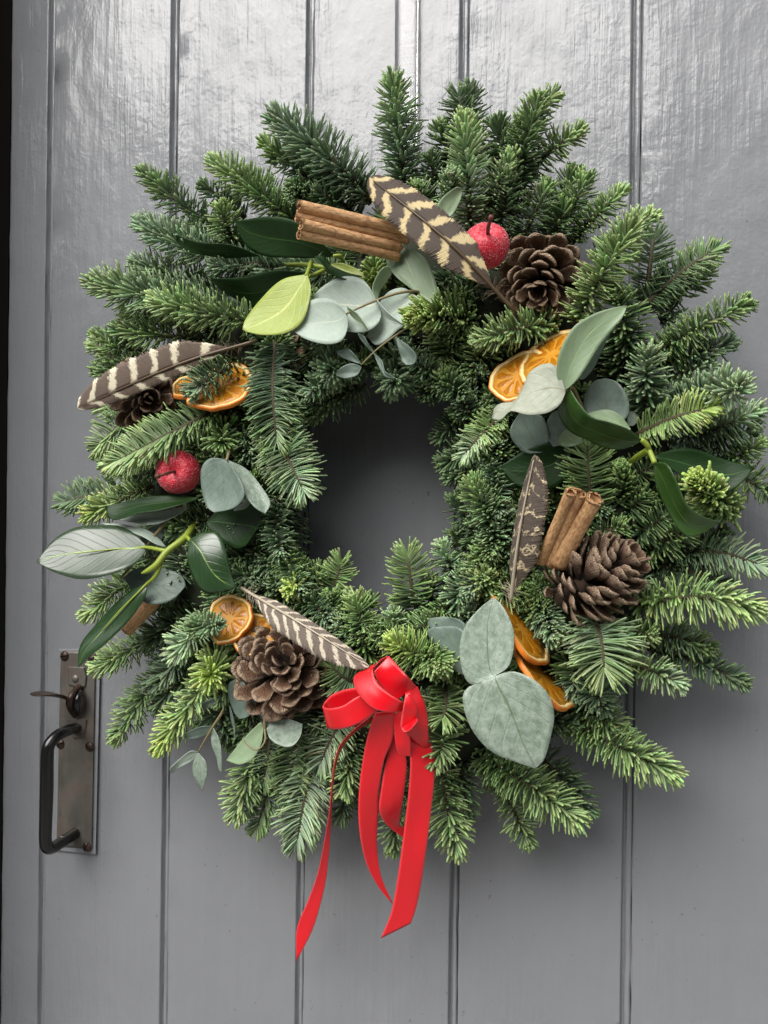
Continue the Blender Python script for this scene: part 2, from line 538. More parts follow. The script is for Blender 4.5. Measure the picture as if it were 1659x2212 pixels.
MT = dict(
    paint=m_paint(), jamb=m_plain('black_brown_paint', (0.008, 0.007, 0.006), 0.95, 0.05),
    ground=m_ground(), wall=m_plain('wall_render', (0.25, 0.24, 0.22), 0.9), wall2=m_plain('dark_stone_wall', (0.09, 0.085, 0.08), 0.9),
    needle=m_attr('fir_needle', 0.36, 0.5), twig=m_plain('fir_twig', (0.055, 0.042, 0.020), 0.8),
    moss=m_plain('moss', (0.014, 0.018, 0.008), 0.95),
    scale=m_attr('cone_scale', 0.62, 0.35, 0.22, bump=(26, 0.7, 0.05)), core=m_plain('cone_core', (0.035, 0.018, 0.010), 0.9),
    apple=m_apple(), stem=m_plain('brown_wood_stem', (0.12, 0.035, 0.022), 0.6),
    sugar=m_plain('sugar_frost', (0.72, 0.25, 0.29), 0.25, 0.5),
    cinn=m_cinn(), steel=m_steel(), rust=m_rust(), black=m_black(),
    peel=m_orange('orange_peel', (0.74, 0.25, 0.02), (0.62, 0.13, 0.008), 0.5, 0.05, 0.6, 420),
    pith=m_orange('orange_pith', (0.82, 0.66, 0.34), (0.78, 0.52, 0.18), 0.6, 0.1, 0.3),
    flesh=m_orange('orange_flesh', (0.50, 0.19, 0.007), (0.26, 0.082, 0.003), 0.28, 0.1, 0.9, 200),
    membrane=m_orange('orange_membrane', (0.58, 0.29, 0.022), (0.46, 0.18, 0.010), 0.5, 0.1, 0.3),
    ribbon=m_ribbon(), film=m_film(),
    holly=m_leaf('glossy_dark_leaf', (0.008, 0.026, 0.006), (0.014, 0.040, 0.009), (0.05, 0.11, 0.025), 0.42, 0.022, 0.5, 0.0, 9, 0.10, 0.2, 60, under=(0.10, 0.17, 0.04)),
    holly2=m_leaf('glossy_leaf_sheen', (0.026, 0.050, 0.024), (0.040, 0.066, 0.034), (0.22, 0.34, 0.07), 0.34, 0.024, 0.5, 0.35, 9, 0.12, 0.35, 60, under=(0.10, 0.17, 0.04)),
    hollyl=m_leaf('chipped_leaf', (0.014, 0.040, 0.012), (0.022, 0.055, 0.017), (0.20, 0.32, 0.07), 0.28, 0.024, 0.5, 0.5, 9, 0.12, 0.3, 60),
    holly3=m_leaf('mid_green_leaf', (0.020, 0.060, 0.010), (0.035, 0.085, 0.014), (0.10, 0.20, 0.03), 0.30, 0.022, 0.5, 0.3, 9, 0.15, 0.25, 60, under=(0.13, 0.22, 0.04)),
    lime=m_leaf('lime_underside', (0.25, 0.32, 0.055), (0.33, 0.40, 0.09), (0.50, 0.55, 0.18), 0.45, 0.04, 0.6, 0.1, 8, 0.8, 0.35, 110),
    euc=m_leaf('eucalyptus_pale', (0.27, 0.34, 0.28), (0.38, 0.45, 0.385), (0.52, 0.56, 0.40), 0.55, 0.022, 0.45, 0.0, 7, 0.3, 0.15),
    euc2=m_leaf('eucalyptus_green', (0.17, 0.25, 0.13), (0.23, 0.31, 0.19), (0.33, 0.40, 0.20), 0.5, 0.018, 0.5, 0.05, 7, 0.3, 0.2),
    euc3=m_leaf('eucalyptus_mottled', (0.125, 0.18, 0.125), (0.34, 0.40, 0.335), (0.11, 0.17, 0.09), 0.45, 0.016, 0.38, 0.05, 7, 0.22, 0.35, 190),
    euc4=m_leaf('eucalyptus_dark', (0.085, 0.125, 0.10), (0.17, 0.225, 0.185), (0.10, 0.14, 0.08), 0.5, 0.016, 0.5, 0.05, 7, 0.5, 0.3, 120),
    euc5=m_leaf('eucalyptus_dry', (0.25, 0.275, 0.205), (0.37, 0.39, 0.31), (0.20, 0.20, 0.12), 0.6, 0.016, 0.4, 0.0, 7, 0.4, 0.3, 120),
    ehs=m_plain('olive_stem', (0.20, 0.16, 0.075), 0.6), hs=m_plain('lime_stem', (0.24, 0.31, 0.035), 0.45),
    shaft=m_plain('feather_shaft', (0.10, 0.065, 0.035), 0.4), shaft2=m_plain('feather_shaft_pale', (0.42, 0.36, 0.27), 0.4),
    f1=m_feather('feather_barred_gold', (0.058, 0.036, 0.021), (0.70, 0.56, 0.29), 7.5, 0.17, 0.75, 1.0, 1.1, 0.16),
    f2=m_feather('feather_barred_brown', (0.120, 0.078, 0.052), (0.82, 0.74, 0.54), 8.0, 0.15, 0.55, 0.9, 0.7, 0.06, 0.2),
    f3=m_feather('feather_striped_grey', (0.150, 0.116, 0.088), (0.66, 0.58, 0.45), 11.0, 0.16, -0.9, 0.8, 1.3, 0.34, 0.1),
    f4=m_feather('feather_flecked', (0.070, 0.048, 0.031), (0.66, 0.54, 0.33), 8.0, 0.065, 0.5, 1.5, 2.5, 0.75, 0.3),
)

# ------------------------------------------------------------------ setting
gv, gf = boxV(-20, 20, -30, 0.3, -0.2, 0.0)
g = put('ground', mesh_np('ground', gv, gf, False), MT['ground'])
g['kind'] = 'structure'
wv, wf = boxV(-4, 4, 0.075, 0.35, 0.0, 3.2)
wl = put('wall', mesh_np('wall', wv, wf, False), MT['wall'])
wl['kind'] = 'structure'
# the house across the lane and the porch cheek that the gloss paint mirrors as dark, both behind the camera
ov, of = boxV(-9, 9, -6.4, -6.0, 0.0, 3.7)
oh = put('wall', mesh_np('wall', ov, of, False), MT['wall2'])
oh['kind'] = 'structure'

# plank door ------------------------------------------------------------
PLW = 0.2129 * DIST
X0 = -0.8343 * DIST
door = thing('door', 'grey gloss painted door of vertical wooden planks behind the wreath', 'door', (X0, 0, 0.9))
ZB, ZT = 0.55, 2.25


def plank(xl, xr, tilt, bead=True, round_left=False):
    """cross-section from left to right; a bead and its quirk run along the right edge"""
    prof = []
    if round_left:
        for a in np.linspace(0, math.pi / 2, 7):
            prof.append((xl + 0.006 * (1 - math.sin(a)), 0.006 * (1 - math.cos(a))))
        prof = [(xl + 0.006 * (1 - math.cos(a)), 0.006 * (1 - math.sin(a))) for a in np.linspace(0, math.pi / 2, 7)]
        prof = [(xl, 0.042)] + prof
    else:
        prof += [(xl, 0.014), (xl, 0.0012), (xl + 0.0003, 0.0004), (xl + 0.0009, 0.0), (xl + 0.0016, 0.0)]
    xe = xr - 0.0075
    for q in np.linspace(0.1, 0.9, 8):
        prof.append((prof[-1][0] * 0 + (xl + 0.006) * (1 - q) + (xe - 0.002) * q, 0.0))
    if bead:
        prof += [(xe - 0.0011, 0.0), (xe - 0.0004, 0.0), (xe, 0.0004), (xe + 0.0004, 0.0014), (xe + 0.0012, 0.0046), (xe + 0.0022, 0.0049)]
        for a in np.linspace(0.15, math.pi - 0.3, 8):
            prof.append((xe + 0.0048 - 0.0023 * math.cos(a), 0.0042 - 0.0026 * math.sin(a)))
        prof += [(xr - 0.0005, 0.0045), (xr - 0.0004, 0.014)]
    else:
        prof += [(xr, 0.0), (xr, 0.03)]
    prof = np.array(prof)
    zs = np.linspace(ZB, ZT, 260)
    nz, npf = len(zs), len(prof)
    V = np.zeros((nz, npf, 3))
    V[:, :, 0] = prof[:, 0]
    V[:, :, 1] = prof[:, 1] + (prof[:, 0] - (xl + xr) / 2) * tilt
    V[:, :, 2] = zs[:, None]
    j1 = RNG.normal(0, 1, (nz, npf))
    for _ in range(2):
        j1[1:-1] = (j1[:-2] + j1[1:-1] * 2 + j1[2:]) / 4
    edge = np.minimum(np.abs(prof[:, 0] - xl), np.abs(prof[:, 0] - xr)) < 0.0072
    V[:, :, 0] += np.where(edge, j1 * 0.00040, 0)
    V[:, :, 1] += np.where(edge, np.roll(j1, 3, 1) * 0.00030, 0)
    wig = np.cumsum(RNG.normal(0, 1, nz))
    wig = (wig - np.linspace(wig[0], wig[-1], nz)) * 0.00006
    V[:, prof[:, 0] > xr - 0.0022, 0] += np.clip(wig, -0.0005, 0.0003)[:, None]
    # shallow hollows and waves of an old hand-painted board
    ph = RNG.uniform(0, 6.28, 4)
    wx = (V[:, :, 0] - xl) / PLW
    V[:, :, 1] += 0.00025 * np.sin(wx * 4.0 + ph[0]) * np.sin(V[:, :, 2] * 14 + ph[1]) + 0.00014 * np.sin(wx * 9 + ph[2]) * np.sin(V[:, :, 2] * 31 + ph[3])
    return V.reshape(-1, 3), grid_faces(nz, npf)


tilts = [0.012, -0.012, 0.030, -0.018, 0.010, -0.022, 0.012, 0.0]
XL = P(8, 1106, 0)[0]
V, F = plank(XL, X0, 0.004, True, True)
part('plank', V, F, MT['paint'], door)
for i in range(7):
    V, F = plank(X0 + i * PLW, X0 + (i + 1) * PLW, tilts[i])
    part('plank', V, F, MT['paint'], door)
V, F = boxV(XL + 0.004, X0 + 7 * PLW, 0.0145, 0.042, ZB, ZT)
part('backing_board', V, F, MT['jamb'], door, False)

fr = thing('door_frame', 'nearly black door frame at the left edge beside the planks', 'door frame', (XL - 0.05, 0.03, 0.9))
V, F = boxV(XL - 0.12, XL - 0.0035, 0.006, 0.072, ZB, ZT)
part('jamb', V, F, MT['jamb'], fr, False)
V, F = boxV(XL - 0.22, XL - 0.036, -0.17, 0.004, ZB - 0.55, ZT)
part('reveal', V, F, MT['wall2'], fr, False)
V, F = boxV(XL - 0.0030, XL + 0.02, 0.046, 0.070, ZB, ZT)
part('stop_bead', V, F, MT['jamb'], fr, False)

# knots swelling under the paint
for x, y, rp in ((1190, 92, 13), (838, 146, 10)):
    q = dome(x, y, -0.4, rp, MT['paint'], door, 'paint_knot', None, 0.05)
    me = q.data
    for v_ in me.vertices:
        v_.co.z = v_.co.z * 1.7 - 0.7 * (P(x, y, 0)[2] - 0.9)

# clear strip the wreath hangs from -------------------------------------
p0, p1 = P(858, -880, 3), P(852, 330, 5)
q0, q1 = P(912, -880, 3), P(900, 330, 5)
hs_ = thing('hanging_strip', 'clear plastic strip running up the door above the wreath', 'plastic strip', p1)
n = 60
t = np.linspace(0, 1, n)[:, None]
A, B = p0 * (1 - t) + p1 * t, q0 * (1 - t) + q1 * t
V = np.stack([A + (B - A) * f + np.array([0, -0.0006 * math.sin(math.pi * f), 0]) for f in np.linspace(0, 1, 6)], 1).reshape(-1, 3)
part('strip', V, grid_faces(n, 6), MT['film'], hs_, solid=0.0007)

# ------------------------------------------------------------------ door latch
lt = thing('door_latch', 'tarnished steel thumb latch with black pull handle at the left of the door', 'door latch', P(165, 1700, 0))


def plate(quad, h0, h1, bev=0.0008):
    q0 = [P(x, y, h0) for x, y in quad]
    q1 = [P(x, y, h1 - bev * 1000) for x, y in quad]
    c = np.mean([P(x, y, h1) for x, y in quad], 0)
    q2 = []
    for x, y in quad:
        p = P(x, y, h1)
        q2.append(p + nrm(c - p) * bev * 1.5)
    nq = len(quad)
    V = np.array(q0 + q1 + q2)
    F = []
    for r in (0, nq):
        for j in range(nq):
            F.append([r + j, r + (j + 1) % nq, r + nq + (j + 1) % nq, r + nq + j])
    k = len(V)
    V = np.vstack([V, c])
    T3 = [[2 * nq + j, 2 * nq + (j + 1) % nq, k] for j in range(nq)]
    return V, [np.array(F), np.array(T3)]


V, F = plate([(117, 1838), (207, 1847), (217, 1402), (127, 1402)], -2, 3.2)
part('backing_block', V, F, MT['paint'], lt, False)
V, F = plate([(122, 1828), (198, 1834), (206, 1409), (131, 1408)], 3.0, 5.2)
part('latch_plate', V, F, MT['steel'], lt, False)
V, F = plate([(148, 1480), (170, 1487), (184, 1484), (187, 1462), (182, 1441), (147, 1440)], 5.0, 7.0)
part('thumb_mount', V, F, MT['steel'], lt, False)
V, F = plate([(146, 1553), (187, 1554), (185, 1572), (178, 1594), (160, 1596), (146, 1575)], 5.0, 7.0)
part('grip_mount', V, F, MT['steel'], lt, False)


for i, (x, y) in enumerate([(140, 1417), (200, 1425), (131, 1607), (194, 1613), (188, 1829)]):
    dome(x, y, 5.0, 11, MT['rust'], lt, 'screw', [0.2, 0.9, 0.5, -0.6, 1.1][i])
dome(163, 1466, 6.8, 9, MT['steel'], lt, 'rivet')
# pull handle
gp = [(166, 1573, 5), (158, 1574, 14), (140, 1580, 30), (120, 1592, 40), (105, 1612, 46), (102, 1640, 47), (101, 1700, 47), (99, 1770, 47),
      (98, 1810, 46), (101, 1829, 44), (112, 1832, 36), (135, 1818, 22), (155, 1805, 10), (164, 1799, 4)]
kk = 0.0050
V, F = tube([P(*a) for a in gp], [kk * 1.05, kk, kk, kk, kk * 1.02, kk * 1.05, kk * 1.1, kk * 1.05, kk * 1.02, kk, kk, kk, kk, kk * 1.05], 16, n=70)
part('pull_grip', V, F, MT['black'], lt)
# thumb piece: a thin dished oval seen edge-on, on a curled arm
pts = [(172, 1484, 7), (163, 1492, 12), (155, 1503, 18), (151, 1518, 18), (154, 1533, 13), (163, 1547, 8)]
V, F = tube([P(*a) for a in pts], [0.0032, 0.0028, 0.003, 0.0036, 0.003, 0.0022], 10, n=26)
part('latch_arm', V, F, MT['rust'], lt)
V, F = tube([P(*a) for a in [(174, 1492, 10), (168, 1510, 15), (166, 1530, 14), (168, 1545, 8)]], [0.0016, 0.0030, 0.0030, 0.0014], 8, n=16)
part('latch_spring', V, F, MT['black'], lt)
a0, a1 = P(158, 1513, 14), P(68, 1502, 46)
ax = nrm(a1 - a0)
L = np.linalg.norm(a1 - a0)
up = nrm(np.array([0, 0.12, 1.0]) - ax * np.dot(ax, [0, 0.12, 1.0]))
sd_ = np.cross(ax, up)
V = []
nu, seg = 24, 14
for i in range(nu):
    f = i / (nu - 1)
    wd = 0.0028 + 0.0105 * (max(0, math.sin(math.pi * min(1, max(0, (f - 0.28) / 0.74)))) ** 0.6)
    th_ = 0.0017 * (1 - 0.35 * f) * (0.25 if i in (0, nu - 1) else 1)
    if i in (0, nu - 1):
        wd *= 0.4
    c = a0 + ax * L * f + up * 0.0022 * math.sin(f * 3.0)
    for j in range(seg):
        b = j * 2 * math.pi / seg
        V.append(c + sd_ * wd * math.cos(b) + up * (th_ * math.sin(b) + 0.0018 * (math.cos(b) ** 2) * math.sin(math.pi * f)))
part('thumb_lever', V, grid_faces(nu, seg, True), MT['rust'], lt)

# ------------------------------------------------------------------ the wreath
WC = P(838, 1090, 45)
wreath = thing('evergreen_wreath', 'round fir wreath of green needle sprigs hanging on the grey door', 'wreath', WC)
V = []
nu, nv = 96, 20
for i in range(nu):
    a = i * 2 * math.pi / nu
    for j in range(nv):
        b = j * 2 * math.pi / nv
        r2 = 0.040 * (1 + 0.10 * math.sin(5 * a + 2 * b) + 0.07 * math.sin(11 * a - 3 * b) + RNG.normal(0, 0.05))
        R = 0.150 + r2 * 1.1 * math.cos(b)
        V.append(WC + np.array([R * math.cos(a), 0.008 - r2 * 0.80 * math.sin(b), R * math.sin(a)]))
F = grid_faces(nu, nv, True).tolist()
F += [[(nu - 1) * nv + j, (nu - 1) * nv + (j + 1) % nv, (j + 1) % nv, j] for j in range(nv)]
part('moss_ring', V, np.array(F), MT['moss'], wreath)

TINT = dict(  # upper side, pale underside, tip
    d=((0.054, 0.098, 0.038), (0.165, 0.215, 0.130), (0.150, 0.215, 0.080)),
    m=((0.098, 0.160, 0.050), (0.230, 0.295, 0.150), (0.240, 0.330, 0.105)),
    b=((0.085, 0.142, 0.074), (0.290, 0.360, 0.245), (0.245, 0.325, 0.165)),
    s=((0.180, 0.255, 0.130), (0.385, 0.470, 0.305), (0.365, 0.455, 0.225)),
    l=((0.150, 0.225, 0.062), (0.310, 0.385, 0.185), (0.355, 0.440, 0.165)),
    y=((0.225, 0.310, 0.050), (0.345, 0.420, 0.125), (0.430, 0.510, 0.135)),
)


def fir(pts, L=40, tint='m', style='up', dens=1.0, tipt=None, droop=0.0, wid=1.0):
    """one fir sprig; pts (x, y, h) from cut end to tip; L needle length in picture units"""
    W = catmull([P(*p) for p in pts], 64)
    mx, my, mh = pts[len(pts) // 2]
    k = K(mx, my, mh)
    seg = np.linalg.norm(np.diff(W, axis=0), axis=1)
    cum = np.concatenate([[0], np.cumsum(seg)])
    ln = cum[-1]
    L = L * 1.24
    n = int(ln / k * dens * 1.0) + 24
    t = np.concatenate([np.sort(RNG.uniform(0.02, 1.0, n - 24)), RNG.uniform(0.93, 1.0, 24)])
    pos = np.stack([np.interp(t * ln, cum, W[:, c]) for c in range(3)], 1)
    TT = nrm(np.gradient(W, axis=0))
    T = nrm(np.stack([np.interp(t * ln, cum, TT[:, c]) for c in range(3)], 1))
    ref = nrm(np.array([0.10, -1.0, 0.45]))
    N = ref - T * (T @ ref)[:, None]
    bad = np.linalg.norm(N, axis=1) < 0.25
    N[bad] = np.array([0, 0, 1.0]) - T[bad] * (T[bad] @ np.array([0, 0, 1.0]))[:, None]
    N = nrm(N)
    B = np.cross(T, N)
    phi = np.arange(n) * 2.39996 + RNG.normal(0, 0.25, n)
    cs, sn = np.cos(phi)[:, None], np.sin(phi)[:, None]
    if style == 'flat':
        rad = nrm(np.sign(sn) * (0.55 + 0.45 * np.abs(sn)) * B + N * (0.30 * cs + 0.20))
    elif style in ('brush', 'tuft'):
        rad = cs * N + sn * B
    else:
        rad = nrm(cs * N * 0.70 + sn * B * 1.1 + 0.28 * N)
    e = np.clip((t - 0.70) / 0.30, 0, 1) ** 1.6
    if style == 'tuft':
        a = np.radians(52 - 40 * np.clip(t, 0, 1) ** 1.5 + RNG.normal(0, 8, n))[:, None]
    else:
        a = np.radians((78 if style == 'flat' else 84) - 50 * e + RNG.normal(0, 8, n))[:, None]
    d0 = nrm(T * np.cos(a) + rad * np.sin(a))
    fw = 0.10 + 0.45 * RNG.random((n, 1))
    upb = {'flat': 0.10, 'brush': 0.12, 'up': 0.48, 'tuft': 0.05}[style]
    d1 = nrm(d0 + T * fw + N * upb * (0.6 + 0.8 * RNG.random((n, 1))) + np.array([0, 0, -1.0]) * droop + RNG.normal(0, 0.16, (n, 3)))
    Ln = (L * k * (0.66 + 0.48 * RNG.random(n)) * (0.82 + 0.25 * np.sin(np.clip(t, 0, 1) * 2.6)) * (1 - 0.34 * e))[:, None]
    ss = np.array([0.0, 0.40, 0.80, 1.0])
    p0 = pos
    p1 = pos + d0 * Ln * 0.58
    p2 = p1 + d1 * Ln * 0.48
    Wd = nrm(np.cross(T, d0) + 1e-4)
    hw = np.array([0.60, 1.0, 1.0, 0.70]) * 0.00110 * wid
    ht = np.array([0.55, 1.0, 0.95, 0.62]) * 0.00062 * wid
    VV = np.zeros((n, 16, 3))
    CC = np.zeros((n, 16, 3))
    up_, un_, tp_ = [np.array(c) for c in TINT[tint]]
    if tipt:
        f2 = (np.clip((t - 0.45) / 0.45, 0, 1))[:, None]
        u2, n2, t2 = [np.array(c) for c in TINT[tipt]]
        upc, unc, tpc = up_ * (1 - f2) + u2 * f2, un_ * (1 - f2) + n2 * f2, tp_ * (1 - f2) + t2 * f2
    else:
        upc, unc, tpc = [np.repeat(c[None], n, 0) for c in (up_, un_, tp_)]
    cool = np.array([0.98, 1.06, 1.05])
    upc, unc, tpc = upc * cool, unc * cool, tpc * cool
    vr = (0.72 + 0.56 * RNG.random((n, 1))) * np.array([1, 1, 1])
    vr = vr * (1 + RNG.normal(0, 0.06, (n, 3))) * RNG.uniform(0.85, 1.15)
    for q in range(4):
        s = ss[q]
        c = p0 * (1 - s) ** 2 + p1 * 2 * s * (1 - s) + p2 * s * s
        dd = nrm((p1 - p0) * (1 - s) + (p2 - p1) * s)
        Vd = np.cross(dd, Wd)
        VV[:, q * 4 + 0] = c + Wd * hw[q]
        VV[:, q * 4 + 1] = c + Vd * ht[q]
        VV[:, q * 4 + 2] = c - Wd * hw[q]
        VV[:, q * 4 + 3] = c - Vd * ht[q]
        tf = max(0.0, (s - 0.55) / 0.45) * 0.85  # paler tips: partly natural, partly light caught at needle ends put into the colour
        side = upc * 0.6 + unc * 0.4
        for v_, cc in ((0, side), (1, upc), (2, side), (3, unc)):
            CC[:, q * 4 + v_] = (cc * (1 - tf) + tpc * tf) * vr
    # keep every needle in front of the door
    VV[:, :, 1] = np.minimum(VV[:, :, 1], -0.0015 - 0.002 * RNG.random((n, 1)))
    base = (np.arange(n) * 16)[:, None, None]
    fq = []
    for q in range(3):
        for j in range(4):
            fq.append([q * 4 + j, q * 4 + (j + 1) % 4, q * 4 + 4 + (j + 1) % 4, q * 4 + 4 + j])
    fq.append([12, 13, 14, 15])
    F = (base + np.array(fq)[None]).reshape(-1, 4)
    tv, tf_ = tube(W[::6], np.linspace(0.0021, 0.0011, len(W[::6])), 6)
    sp = part('fir_sprig', tv, tf_, MT['twig'], wreath)
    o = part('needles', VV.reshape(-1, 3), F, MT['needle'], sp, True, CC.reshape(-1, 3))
    o['kind'] = 'stuff'
    return sp


